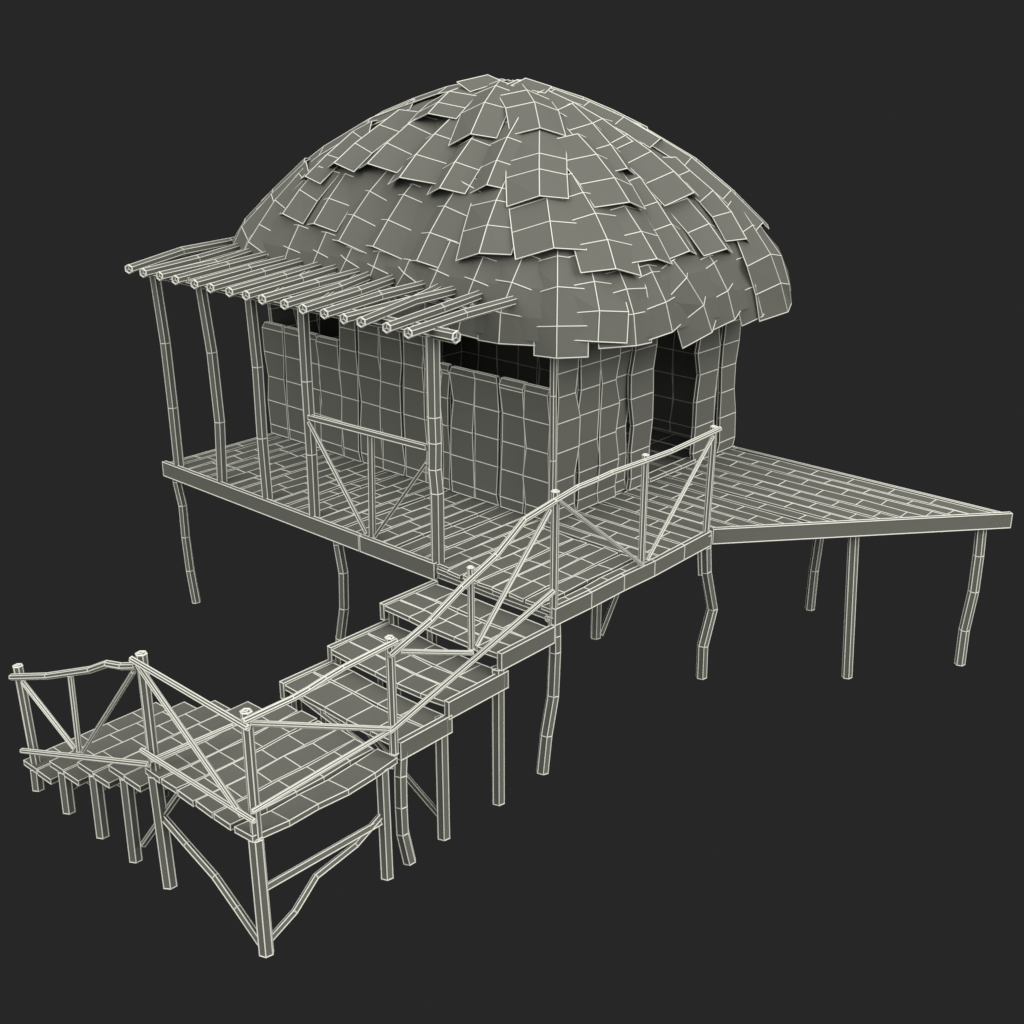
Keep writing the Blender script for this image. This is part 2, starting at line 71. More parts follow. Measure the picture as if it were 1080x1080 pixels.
[[[-3.242,4.16,4.105],[-3.536,4.307,4.12],[-3.835,4.378,4.003]],[[-3.036,4.591,3.85],[-3.333,4.733,3.848],[-3.635,4.781,3.725]],[[-2.819,5.056,3.482],[-3.121,5.186,3.472],[-3.427,5.208,3.351]],[[-2.673,5.38,3.114],[-2.979,5.499,3.096],[-3.29,5.493,2.988]],[[-2.554,5.643,2.741],[-2.862,5.755,2.717],[-3.174,5.736,2.613] ] ],
[[[-3.391,4.218,4.087],[-3.704,4.315,4.122],[-4.018,4.334,4.024]],[[-3.294,4.612,3.852],[-3.607,4.708,3.881],[-3.921,4.716,3.784]],[[-3.191,5.034,3.512],[-3.505,5.128,3.533],[-3.821,5.118,3.441]],[[-3.115,5.346,3.17],[-3.431,5.436,3.178],[-3.748,5.403,3.096]],[[-3.055,5.606,2.831],[-3.372,5.695,2.834],[-3.689,5.653,2.757] ] ],
[[[-3.549,4.269,4.056],[-3.869,4.314,4.119],[-4.189,4.281,4.049]],[[-3.54,4.648,3.836],[-3.86,4.698,3.895],[-4.18,4.658,3.829]],[[-3.53,5.045,3.503],[-3.85,5.101,3.555],[-4.17,5.054,3.495]],[[-3.522,5.349,3.173],[-3.842,5.414,3.214],[-4.162,5.355,3.165]],[[-3.516,5.601,2.843],[-3.836,5.668,2.88],[-4.156,5.605,2.835] ] ],
[[[-3.722,4.325,4.033],[-4.038,4.317,4.124],[-4.353,4.231,4.083]],[[-3.805,4.73,3.775],[-4.121,4.736,3.865],[-4.437,4.648,3.834]],[[-3.891,5.15,3.404],[-4.208,5.172,3.489],[-4.525,5.086,3.465]],[[-3.95,5.445,3.048],[-4.268,5.486,3.122],[-4.586,5.401,3.107]],[[-3.999,5.695,2.685],[-4.317,5.743,2.754],[-4.635,5.659,2.744] ] ],
[[[-3.915,4.371,4.002],[-4.216,4.306,4.116],[-4.513,4.165,4.097]],[[-4.089,4.755,3.756],[-4.393,4.707,3.873],[-4.692,4.57,3.866]],[[-4.271,5.151,3.399],[-4.578,5.127,3.515],[-4.881,5.0,3.516]],[[-4.401,5.434,3.055],[-4.712,5.443,3.163],[-5.019,5.328,3.18]],[[-4.507,5.674,2.707],[-4.818,5.696,2.809],[-5.128,5.588,2.832] ] ],
[[[-4.126,4.41,3.996],[-4.405,4.286,4.12],[-4.67,4.092,4.109]],[[-4.394,4.777,3.763],[-4.677,4.671,3.894],[-4.947,4.482,3.897]],[[-4.675,5.157,3.419],[-4.965,5.079,3.553],[-5.242,4.903,3.57]],[[-4.886,5.436,3.077],[-5.184,5.397,3.21],[-5.47,5.238,3.248]],[[-5.056,5.668,2.736],[-5.357,5.645,2.866],[-5.647,5.496,2.909] ] ],
[[[-4.339,4.41,3.987],[-4.586,4.231,4.111],[-4.81,3.99,4.096]],[[-4.721,4.779,3.758],[-4.975,4.605,3.877],[-5.197,4.364,3.861]],[[-5.124,5.15,3.394],[-5.389,5.009,3.53],[-5.626,4.781,3.542]],[[-5.422,5.419,3.037],[-5.702,5.315,3.176],[-5.95,5.102,3.212]],[[-5.672,5.654,2.688],[-5.958,5.569,2.828],[-6.212,5.366,2.874] ] ],
[[[-4.529,4.372,4.007],[-4.739,4.143,4.115],[-4.913,3.866,4.081]],[[-5.002,4.701,3.787],[-5.216,4.469,3.88],[-5.382,4.189,3.836]],[[-5.505,5.046,3.44],[-5.727,4.82,3.529],[-5.891,4.538,3.488]],[[-5.889,5.31,3.102],[-6.124,5.094,3.185],[-6.284,4.808,3.153]],[[-6.213,5.533,2.763],[-6.451,5.32,2.84],[-6.607,5.032,2.81] ] ],
[[[-4.677,4.288,4.034],[-4.844,4.017,4.118],[-4.963,3.716,4.059]],[[-5.221,4.55,3.785],[-5.394,4.281,3.861],[-5.505,3.977,3.802]],[[-5.803,4.831,3.429],[-5.98,4.561,3.496],[-6.082,4.255,3.434]],[[-6.221,5.032,3.078],[-6.403,4.763,3.132],[-6.491,4.452,3.071]],[[-6.575,5.203,2.727],[-6.756,4.931,2.77],[-6.833,4.617,2.708] ] ],
[[[-4.779,4.164,4.05],[-4.897,3.864,4.115],[-4.96,3.55,4.038]],[[-5.307,4.326,3.825],[-5.427,4.025,3.881],[-5.48,3.71,3.8]],[[-5.866,4.497,3.491],[-5.986,4.194,3.536],[-6.025,3.878,3.452]],[[-6.296,4.627,3.171],[-6.417,4.322,3.198],[-6.432,4.004,3.115]],[[-6.636,4.729,2.834],[-6.753,4.423,2.853],[-6.757,4.104,2.77] ] ],
[[[-4.844,4.016,4.049],[-4.913,3.7,4.111],[-4.923,3.381,4.031]],[[-5.432,4.098,3.797],[-5.507,3.782,3.851],[-5.506,3.463,3.77]],[[-6.044,4.184,3.42],[-6.121,3.867,3.465],[-6.107,3.548,3.386]],[[-6.457,4.242,3.052],[-6.536,3.924,3.086],[-6.505,3.605,3.013]],[[-6.809,4.289,2.685],[-6.889,3.971,2.713],[-6.85,3.652,2.643] ] ],
[[[-4.895,3.854,4.046],[-4.919,3.534,4.119],[-4.882,3.214,4.052]],[[-5.473,3.841,3.789],[-5.506,3.521,3.859],[-5.462,3.201,3.795]],[[-6.075,3.827,3.412],[-6.115,3.507,3.477],[-6.065,3.187,3.419]],[[-6.483,3.818,3.046],[-6.534,3.498,3.103],[-6.476,3.178,3.053]],[[-6.821,3.81,2.672],[-6.877,3.49,2.725],[-6.815,3.17,2.68] ] ],
[[[-4.939,3.683,4.039],[-4.916,3.366,4.124],[-4.834,3.052,4.068]],[[-5.463,3.584,3.81],[-5.446,3.266,3.893],[-5.359,2.953,3.838]],[[-6.006,3.481,3.464],[-6.003,3.162,3.547],[-5.915,2.848,3.502]],[[-6.409,3.403,3.124],[-6.427,3.084,3.202],[-6.336,2.769,3.172]],[[-6.742,3.341,2.79],[-6.768,3.022,2.866],[-6.679,2.707,2.841] ] ],
[[[-4.967,3.509,4.047],[-4.886,3.198,4.12],[-4.751,2.906,4.05]],[[-5.537,3.301,3.781],[-5.469,2.989,3.858],[-5.33,2.696,3.799]],[[-6.137,3.083,3.402],[-6.083,2.769,3.483],[-5.944,2.474,3.436]],[[-6.539,2.936,3.027],[-6.506,2.619,3.107],[-6.369,2.321,3.076]],[[-6.873,2.814,2.647],[-6.854,2.496,2.728],[-6.72,2.196,2.708] ] ],
[[[-4.951,3.344,4.066],[-4.813,3.05,4.117],[-4.63,2.792,4.025]],[[-5.448,3.072,3.839],[-5.313,2.776,3.889],[-5.124,2.521,3.8]],[[-5.979,2.78,3.501],[-5.849,2.482,3.55],[-5.654,2.23,3.468]],[[-6.39,2.555,3.166],[-6.269,2.252,3.209],[-6.064,2.005,3.137]],[[-6.725,2.37,2.828],[-6.609,2.066,2.872],[-6.402,1.818,2.807] ] ],
[[[-3.639,3.275,4.281],[-3.644,3.575,4.354],[-3.68,3.873,4.286]],[[-3.23,3.304,4.19],[-3.232,3.603,4.263],[-3.269,3.902,4.197]],[[-2.84,3.331,4.061],[-2.83,3.631,4.134],[-2.876,3.93,4.074]],[[-2.454,3.358,3.905],[-2.44,3.658,3.977],[-2.489,3.957,3.919]],[[-2.053,3.386,3.685],[-2.03,3.685,3.755],[-2.084,3.985,3.703] ] ],
[[[-3.563,3.364,4.28],[-3.662,3.649,4.347],[-3.787,3.921,4.273]],[[-3.17,3.522,4.187],[-3.266,3.807,4.256],[-3.393,4.079,4.186]],[[-2.789,3.675,4.057],[-2.873,3.963,4.129],[-3.008,4.234,4.067]],[[-2.411,3.827,3.895],[-2.489,4.116,3.969],[-2.624,4.388,3.913]],[[-2.014,3.986,3.667],[-2.081,4.277,3.745],[-2.219,4.549,3.699] ] ],
[[[-3.528,3.461,4.3],[-3.712,3.704,4.348],[-3.913,3.919,4.256]],[[-3.238,3.696,4.228],[-3.423,3.939,4.272],[-3.627,4.151,4.178]],[[-2.949,3.931,4.126],[-3.134,4.177,4.157],[-3.346,4.376,4.054]],[[-2.662,4.166,3.981],[-2.849,4.41,4.008],[-3.066,4.603,3.904]],[[-2.36,4.415,3.812],[-2.547,4.659,3.823],[-2.773,4.839,3.712] ] ],
[[[-3.529,3.556,4.307],[-3.78,3.73,4.349],[-4.039,3.867,4.252]],[[-3.365,3.812,4.244],[-3.618,3.985,4.279],[-3.878,4.115,4.178]],[[-3.202,4.068,4.162],[-3.457,4.241,4.178],[-3.723,4.35,4.065]],[[-3.044,4.319,4.036],[-3.303,4.487,4.044],[-3.571,4.585,3.927]],[[-2.885,4.574,3.895],[-3.145,4.739,3.886],[-3.415,4.821,3.761] ] ],
[[[-3.559,3.658,4.283],[-3.852,3.735,4.339],[-4.147,3.772,4.256]],[[-3.504,3.919,4.213],[-3.798,3.996,4.265],[-4.094,4.028,4.18]],[[-3.452,4.173,4.126],[-3.746,4.255,4.166],[-4.042,4.271,4.079]],[[-3.401,4.421,3.994],[-3.696,4.503,4.03],[-3.992,4.511,3.944]],[[-3.35,4.676,3.854],[-3.646,4.761,3.881],[-3.942,4.758,3.794] ] ],
[[[-3.631,3.775,4.258],[-3.926,3.736,4.341],[-4.219,3.656,4.287]],[[-3.689,4.038,4.185],[-3.983,4.004,4.27],[-4.277,3.923,4.219]],[[-3.744,4.281,4.069],[-4.039,4.263,4.157],[-4.333,4.179,4.118]],[[-3.797,4.528,3.936],[-4.093,4.518,4.024],[-4.387,4.434,3.988]],[[-3.851,4.776,3.772],[-4.147,4.777,3.86],[-4.442,4.691,3.834] ] ],
[[[-3.759,3.879,4.25],[-4.008,3.727,4.348],[-4.249,3.538,4.307]],[[-3.971,4.169,4.159],[-4.224,4.021,4.257],[-4.465,3.834,4.217]],[[-4.174,4.432,3.995],[-4.433,4.312,4.113],[-4.679,4.126,4.105]],[[-4.378,4.712,3.84],[-4.641,4.605,3.962],[-4.892,4.425,3.96]],[[-4.592,4.999,3.599],[-4.859,4.913,3.728],[-5.113,4.74,3.744] ] ],
[[[-3.906,3.926,4.268],[-4.085,3.69,4.354],[-4.243,3.43,4.3]],[[-4.261,4.156,4.165],[-4.444,3.927,4.262],[-4.602,3.666,4.221]],[[-4.611,4.387,4.028],[-4.801,4.162,4.119],[-4.954,3.897,4.077]],[[-4.964,4.619,3.866],[-5.161,4.399,3.956],[-5.312,4.134,3.916]],[[-5.344,4.871,3.633],[-5.546,4.655,3.722],[-5.697,4.388,3.686] ] ],
[[[-4.028,3.909,4.278],[-4.123,3.624,4.347],[-4.19,3.331,4.275]],[[-4.452,4.029,4.189],[-4.551,3.744,4.252],[-4.611,3.451,4.177]],[[-4.86,4.145,4.048],[-4.964,3.86,4.103],[-5.013,3.565,4.025]],[[-5.27,4.26,3.896],[-5.375,3.974,3.942],[-5.414,3.679,3.861]],[[-5.699,4.38,3.653],[-5.804,4.093,3.693],[-5.835,3.798,3.609] ] ],
[[[-4.124,3.851,4.279],[-4.131,3.551,4.349],[-4.107,3.251,4.279]],[[-4.546,3.839,4.191],[-4.555,3.538,4.261],[-4.529,3.239,4.192]],[[-4.944,3.827,4.052],[-4.964,3.526,4.12],[-4.928,3.227,4.055]],[[-5.339,3.815,3.891],[-5.362,3.515,3.958],[-5.324,3.215,3.895]],[[-5.754,3.803,3.662],[-5.785,3.503,3.727],[-5.74,3.203,3.669] ] ],
[[[-4.206,3.764,4.286],[-4.119,3.475,4.351],[-4.005,3.199,4.274]],[[-4.621,3.616,4.185],[-4.541,3.327,4.259],[-4.423,3.049,4.195]],[[-5.027,3.472,4.054],[-4.953,3.18,4.121],[-4.829,2.906,4.055]],[[-5.422,3.33,3.874],[-5.362,3.039,3.955],[-5.238,2.76,3.908]],[[-5.848,3.18,3.63],[-5.788,2.887,3.703],[-5.658,2.612,3.653] ] ],
[[[-4.165,3.114,4.332],[-4.009,3.474,4.404]],[[-3.896,3.053,4.236],[-3.78,3.473,4.337] ] ],
[[[-3.574,3.395,4.301],[-3.562,3.634,4.374]],[[-3.17,3.519,4.226],[-3.212,3.689,4.291] ] ],
[[[-1.164,4.233,2.998],[-1.381,4.792,3.101],[-1.417,5.039,3.03]],[[-0.957,4.207,2.761],[-1.058,4.709,2.825],[-1.093,4.964,2.765]],[[-0.728,4.11,2.477],[-0.792,4.702,2.526],[-0.81,4.973,2.47]],[[-0.656,4.211,2.156],[-0.692,4.803,2.195],[-0.727,5.06,2.139]],[[-0.627,4.284,1.849],[-0.678,4.99,1.834],[-0.782,5.237,1.881]]]]
SHELL = [[[-0.695,3.558,2.011],[-0.695,3.983,2.012],[-0.698,4.421,2.012],[-0.723,4.879,2.011],[-0.839,5.319,2.01],[-1.149,5.648,2.008],[-1.614,5.805,2.012],[-2.098,5.858,2.012],[-2.532,5.873,2.013],[-2.913,5.877,2.013],[-3.257,5.878,2.013],[-3.578,5.878,2.013],[-3.888,5.878,2.012],[-4.198,5.878,2.013],[-4.519,5.878,2.013],[-4.863,5.877,2.013],[-5.244,5.873,2.013],[-5.678,5.858,2.012],[-6.162,5.805,2.012],[-6.627,5.648,2.008],[-6.937,5.319,2.01],[-7.053,4.879,2.011],[-7.078,4.421,2.012],[-7.081,3.983,2.012],[-7.081,3.558,2.012],[-7.081,3.133,2.012],[-7.078,2.695,2.012],[-7.053,2.237,2.011],[-6.937,1.796,2.01],[-6.627,1.467,2.008],[-6.162,1.311,2.012],[-5.678,1.257,2.012],[-5.244,1.242,2.013],[-4.863,1.239,2.013],[-4.519,1.238,2.013],[-4.198,1.238,2.013],[-3.888,1.238,2.012],[-3.578,1.238,2.013],[-3.257,1.238,2.013],[-2.913,1.239,2.013],[-2.532,1.242,2.013],[-2.098,1.257,2.012],[-1.614,1.311,2.012],[-1.149,1.467,2.008],[-0.839,1.796,2.01],[-0.723,2.237,2.011],[-0.698,2.695,2.012],[-0.695,3.133,2.012]],
[[-0.731,3.558,2.241],[-0.731,3.978,2.241],[-0.734,4.411,2.241],[-0.763,4.859,2.24],[-0.886,5.291,2.238],[-1.195,5.613,2.238],[-1.648,5.772,2.241],[-2.122,5.829,2.242],[-2.548,5.846,2.242],[-2.924,5.851,2.243],[-3.264,5.851,2.243],[-3.581,5.852,2.243],[-3.888,5.852,2.243],[-4.195,5.852,2.243],[-4.512,5.851,2.243],[-4.852,5.851,2.243],[-5.228,5.846,2.242],[-5.654,5.829,2.242],[-6.128,5.772,2.241],[-6.581,5.613,2.238],[-6.89,5.291,2.238],[-7.013,4.859,2.24],[-7.042,4.411,2.241],[-7.045,3.978,2.241],[-7.045,3.558,2.241],[-7.045,3.138,2.241],[-7.042,2.705,2.241],[-7.013,2.257,2.24],[-6.89,1.824,2.238],[-6.581,1.502,2.238],[-6.128,1.344,2.241],[-5.654,1.286,2.242],[-5.228,1.269,2.242],[-4.852,1.265,2.243],[-4.512,1.264,2.243],[-4.195,1.264,2.243],[-3.888,1.264,2.243],[-3.581,1.264,2.243],[-3.264,1.264,2.243],[-2.924,1.265,2.243],[-2.548,1.269,2.242],[-2.122,1.286,2.242],[-1.648,1.344,2.241],[-1.195,1.502,2.238],[-0.886,1.824,2.238],[-0.763,2.257,2.24],[-0.734,2.705,2.241],[-0.731,3.138,2.241]],
[[-0.833,3.558,2.516],[-0.833,3.963,2.516],[-0.838,4.381,2.516],[-0.871,4.812,2.515],[-1.0,5.225,2.514],[-1.303,5.533,2.514],[-1.735,5.689,2.517],[-2.186,5.75,2.519],[-2.594,5.77,2.52],[-2.957,5.775,2.52],[-3.285,5.776,2.52],[-3.592,5.776,2.52],[-3.888,5.776,2.52],[-4.184,5.776,2.52],[-4.491,5.776,2.52],[-4.819,5.775,2.52],[-5.182,5.77,2.52],[-5.59,5.75,2.519],[-6.041,5.689,2.517],[-6.473,5.533,2.514],[-6.776,5.225,2.514],[-6.905,4.812,2.515],[-6.938,4.381,2.516],[-6.943,3.963,2.516],[-6.943,3.558,2.516],[-6.943,3.152,2.516],[-6.938,2.734,2.516],[-6.905,2.304,2.515],[-6.776,1.891,2.514],[-6.473,1.583,2.514],[-6.041,1.426,2.517],[-5.59,1.365,2.519],[-5.182,1.346,2.52],[-4.819,1.341,2.52],[-4.491,1.339,2.52],[-4.184,1.339,2.52],[-3.888,1.339,2.52],[-3.592,1.339,2.52],[-3.285,1.339,2.52],[-2.957,1.341,2.52],[-2.594,1.346,2.52],[-2.186,1.365,2.519],[-1.735,1.426,2.517],[-1.303,1.583,2.514],[-1.0,1.891,2.514],[-0.871,2.304,2.515],[-0.838,2.734,2.516],[-0.833,3.152,2.516]],
[[-1.067,3.558,2.804],[-1.066,3.932,2.803],[-1.073,4.318,2.804],[-1.111,4.715,2.803],[-1.24,5.086,2.801],[-1.519,5.362,2.803],[-1.912,5.514,2.805],[-2.32,5.576,2.807],[-2.695,5.597,2.808],[-3.029,5.604,2.808],[-3.331,5.606,2.808],[-3.614,5.606,2.808],[-3.888,5.606,2.808],[-4.162,5.606,2.808],[-4.445,5.606,2.808],[-4.747,5.604,2.808],[-5.081,5.597,2.808],[-5.456,5.576,2.807],[-5.864,5.514,2.805],[-6.257,5.362,2.803],[-6.536,5.086,2.801],[-6.665,4.715,2.803],[-6.703,4.318,2.804],[-6.71,3.932,2.803],[-6.709,3.558,2.804],[-6.71,3.183,2.803],[-6.703,2.798,2.804],[-6.665,2.401,2.803],[-6.536,2.03,2.801],[-6.257,1.753,2.803],[-5.864,1.601,2.805],[-5.456,1.54,2.807],[-5.081,1.518,2.808],[-4.747,1.511,2.808],[-4.445,1.51,2.808],[-4.162,1.509,2.808],[-3.888,1.51,2.808],[-3.614,1.509,2.808],[-3.331,1.51,2.808],[-3.029,1.511,2.808],[-2.695,1.518,2.808],[-2.32,1.54,2.807],[-1.912,1.601,2.805],[-1.519,1.753,2.803],[-1.24,2.03,2.801],[-1.111,2.401,2.803],[-1.073,2.798,2.804],[-1.066,3.183,2.803]],
[[-1.334,3.558,3.092],[-1.334,3.897,3.092],[-1.342,4.245,3.091],[-1.384,4.6,3.091],[-1.511,4.929,3.09],[-1.765,5.175,3.091],[-2.113,5.315,3.093],[-2.474,5.377,3.095],[-2.809,5.401,3.095],[-3.11,5.408,3.096],[-3.384,5.411,3.096],[-3.64,5.411,3.096],[-3.888,5.411,3.096],[-4.136,5.411,3.096],[-4.392,5.411,3.096],[-4.666,5.408,3.096],[-4.967,5.401,3.095],[-5.302,5.377,3.095],[-5.663,5.315,3.093],[-6.011,5.175,3.091],[-6.265,4.929,3.09],[-6.392,4.6,3.091],[-6.434,4.245,3.091],[-6.442,3.897,3.092],[-6.442,3.558,3.092],[-6.442,3.218,3.092],[-6.434,2.871,3.091],[-6.392,2.515,3.091],[-6.265,2.187,3.09],[-6.011,1.941,3.091],[-5.663,1.8,3.093],[-5.302,1.739,3.095],[-4.967,1.715,3.095],[-4.666,1.707,3.096],[-4.392,1.705,3.096],[-4.136,1.705,3.096],[-3.888,1.705,3.096],[-3.64,1.705,3.096],[-3.384,1.705,3.096],[-3.11,1.707,3.096],[-2.809,1.715,3.095],[-2.474,1.739,3.095],[-2.113,1.8,3.093],[-1.765,1.941,3.091],[-1.511,2.187,3.09],[-1.384,2.515,3.091],[-1.342,2.871,3.091],[-1.334,3.218,3.092]],
[[-1.617,3.558,3.379],[-1.618,3.859,3.379],[-1.627,4.168,3.378],[-1.672,4.48,3.378],[-1.795,4.764,3.377],[-2.022,4.979,3.378],[-2.324,5.107,3.38],[-2.637,5.167,3.381],[-2.931,5.192,3.382],[-3.197,5.201,3.382],[-3.44,5.204,3.382],[-3.668,5.205,3.382],[-3.888,5.205,3.382],[-4.108,5.205,3.382],[-4.336,5.204,3.382],[-4.579,5.201,3.382],[-4.845,5.192,3.382],[-5.139,5.167,3.381],[-5.452,5.107,3.38],[-5.754,4.979,3.378],[-5.981,4.764,3.377],[-6.104,4.48,3.378],[-6.149,4.168,3.378],[-6.158,3.859,3.379],[-6.159,3.558,3.379],[-6.158,3.256,3.379],[-6.149,2.948,3.378],[-6.104,2.636,3.378],[-5.981,2.351,3.377],[-5.754,2.137,3.378],[-5.452,2.009,3.38],[-5.139,1.949,3.381],[-4.845,1.923,3.382],[-4.579,1.914,3.382],[-4.336,1.911,3.382],[-4.108,1.911,3.382],[-3.888,1.911,3.382],[-3.668,1.911,3.382],[-3.44,1.911,3.382],[-3.197,1.914,3.382],[-2.931,1.923,3.382],[-2.637,1.949,3.381],[-2.324,2.009,3.38],[-2.022,2.137,3.378],[-1.795,2.351,3.377],[-1.672,2.636,3.378],[-1.627,2.948,3.378],[-1.618,3.256,3.379]],
[[-2.076,3.558,3.666],[-2.077,3.798,3.666],[-2.088,4.043,3.666],[-2.131,4.288,3.665],[-2.237,4.509,3.665],[-2.419,4.676,3.666],[-2.653,4.78,3.667],[-2.896,4.833,3.668],[-3.127,4.857,3.669],[-3.337,4.866,3.669],[-3.531,4.87,3.669],[-3.712,4.87,3.669],[-3.888,4.871,3.669],[-4.064,4.87,3.669],[-4.245,4.87,3.669],[-4.439,4.866,3.669],[-4.649,4.857,3.669],[-4.88,4.833,3.668],[-5.123,4.78,3.667],[-5.357,4.676,3.666],[-5.539,4.509,3.665],[-5.645,4.288,3.665],[-5.688,4.043,3.666],[-5.699,3.798,3.666],[-5.7,3.558,3.666],[-5.699,3.317,3.666],[-5.688,3.072,3.666],[-5.645,2.828,3.665],[-5.539,2.607,3.665],[-5.357,2.44,3.666],[-5.123,2.336,3.667],[-4.88,2.283,3.668],[-4.649,2.259,3.669],[-4.439,2.249,3.669],[-4.245,2.246,3.669],[-4.064,2.245,3.669],[-3.888,2.245,3.669],[-3.712,2.245,3.669],[-3.531,2.246,3.669],[-3.337,2.249,3.669],[-3.127,2.259,3.669],[-2.896,2.283,3.668],[-2.653,2.336,3.667],[-2.419,2.44,3.666],[-2.237,2.607,3.665],[-2.131,2.828,3.665],[-2.088,3.072,3.666],[-2.077,3.317,3.666]],
[[-2.528,3.558,3.92],[-2.529,3.738,3.92],[-2.54,3.921,3.92],[-2.58,4.101,3.92],[-2.665,4.261,3.92],[-2.802,4.384,3.92],[-2.973,4.463,3.921],[-3.149,4.506,3.922],[-3.319,4.528,3.922],[-3.475,4.537,3.922],[-3.62,4.541,3.922],[-3.756,4.542,3.922],[-3.888,4.542,3.922],[-4.02,4.542,3.922],[-4.156,4.541,3.922],[-4.301,4.537,3.922],[-4.457,4.528,3.922],[-4.626,4.506,3.922],[-4.803,4.463,3.921],[-4.974,4.384,3.92],[-5.111,4.261,3.92],[-5.196,4.101,3.92],[-5.236,3.921,3.92],[-5.247,3.738,3.92],[-5.248,3.558,3.92],[-5.247,3.377,3.92],[-5.236,3.195,3.92],[-5.196,3.014,3.92],[-5.111,2.854,3.92],[-4.974,2.732,3.92],[-4.803,2.653,3.921],[-4.626,2.609,3.922],[-4.457,2.588,3.922],[-4.301,2.578,3.922],[-4.156,2.575,3.922],[-4.02,2.574,3.922],[-3.888,2.574,3.922],[-3.756,2.574,3.922],[-3.62,2.575,3.922],[-3.475,2.578,3.922],[-3.319,2.588,3.922],[-3.149,2.609,3.922],[-2.973,2.653,3.921],[-2.802,2.732,3.92],[-2.665,2.854,3.92],[-2.58,3.014,3.92],[-2.54,3.195,3.92],[-2.529,3.377,3.92]],
[[-2.965,3.558,4.107],[-2.967,3.68,4.107],[-2.977,3.803,4.107],[-3.01,3.922,4.107],[-3.072,4.026,4.107],[-3.165,4.107,4.107],[-3.276,4.161,4.108],[-3.392,4.193,4.108],[-3.504,4.211,4.109],[-3.608,4.219,4.109],[-3.706,4.223,4.109],[-3.798,4.224,4.109],[-3.888,4.224,4.109],[-3.978,4.224,4.109],[-4.07,4.223,4.109],[-4.168,4.219,4.109],[-4.272,4.211,4.109],[-4.384,4.193,4.108],[-4.5,4.161,4.108],[-4.611,4.107,4.107],[-4.704,4.026,4.107],[-4.766,3.922,4.107],[-4.799,3.803,4.107],[-4.809,3.68,4.107],[-4.811,3.558,4.107],[-4.809,3.435,4.107],[-4.799,3.313,4.107],[-4.766,3.193,4.107],[-4.704,3.089,4.107],[-4.611,3.009,4.107],[-4.5,2.954,4.108],[-4.384,2.922,4.108],[-4.272,2.905,4.109],[-4.168,2.897,4.109],[-4.07,2.893,4.109],[-3.978,2.892,4.109],[-3.888,2.892,4.109],[-3.798,2.892,4.109],[-3.706,2.893,4.109],[-3.608,2.897,4.109],[-3.504,2.905,4.109],[-3.392,2.922,4.108],[-3.276,2.954,4.108],[-3.165,3.009,4.107],[-3.072,3.089,4.107],[-3.01,3.193,4.107],[-2.977,3.313,4.107],[-2.967,3.435,4.107]],
[[-3.329,3.558,4.216],[-3.33,3.632,4.216],[-3.339,3.705,4.216],[-3.361,3.775,4.216],[-3.401,3.837,4.216],[-3.457,3.884,4.216],[-3.523,3.918,4.216],[-3.591,3.938,4.217],[-3.657,3.95,4.217],[-3.719,3.957,4.217],[-3.778,3.96,4.217],[-3.834,3.961,4.217],[-3.888,3.961,4.217],[-3.942,3.961,4.217],[-3.998,3.96,4.217],[-4.057,3.957,4.217],[-4.119,3.95,4.217],[-4.185,3.938,4.217],[-4.253,3.918,4.216],[-4.319,3.884,4.216],[-4.375,3.837,4.216],[-4.415,3.775,4.216],[-4.437,3.705,4.216],[-4.446,3.632,4.216],[-4.447,3.558,4.216],[-4.446,3.484,4.216],[-4.437,3.41,4.216],[-4.415,3.34,4.216],[-4.375,3.279,4.216],[-4.319,3.231,4.216],[-4.253,3.198,4.216],[-4.185,3.177,4.217],[-4.119,3.165,4.217],[-4.057,3.159,4.217],[-3.998,3.156,4.217],[-3.942,3.155,4.217],[-3.888,3.155,4.217],[-3.834,3.155,4.217],[-3.778,3.156,4.217],[-3.719,3.159,4.217],[-3.657,3.165,4.217],[-3.591,3.177,4.217],[-3.523,3.198,4.216],[-3.457,3.231,4.216],[-3.401,3.279,4.216],[-3.361,3.34,4.216],[-3.339,3.41,4.216],[-3.33,3.484,4.216]],
[[-3.659,3.558,4.287],[-3.66,3.588,4.287],[-3.664,3.618,4.287],[-3.674,3.645,4.287],[-3.691,3.669,4.287],[-3.714,3.688,4.287],[-3.74,3.701,4.287],[-3.767,3.71,4.287],[-3.793,3.715,4.287],[-3.818,3.718,4.287],[-3.842,3.72,4.287],[-3.865,3.72,4.287],[-3.888,3.721,4.287],[-3.911,3.72,4.287],[-3.934,3.72,4.287],[-3.958,3.718,4.287],[-3.983,3.715,4.287],[-4.009,3.71,4.287],[-4.036,3.701,4.287],[-4.062,3.688,4.287],[-4.085,3.669,4.287],[-4.102,3.645,4.287],[-4.112,3.618,4.287],[-4.116,3.588,4.287],[-4.117,3.558,4.287],[-4.116,3.527,4.287],[-4.112,3.498,4.287],[-4.102,3.47,4.287],[-4.085,3.446,4.287],[-4.062,3.428,4.287],[-4.036,3.414,4.287],[-4.009,3.406,4.287],[-3.983,3.4,4.287],[-3.958,3.397,4.287],[-3.934,3.396,4.287],[-3.911,3.395,4.287],[-3.888,3.395,4.287],[-3.865,3.395,4.287],[-3.842,3.396,4.287],[-3.818,3.397,4.287],[-3.793,3.4,4.287],[-3.767,3.406,4.287],[-3.74,3.414,4.287],[-3.714,3.428,4.287],[-3.691,3.446,4.287],[-3.674,3.47,4.287],[-3.664,3.498,4.287],[-3.66,3.527,4.287]]]
APEX = (-3.888, 3.558, 4.332)
rnd = random.Random(11)

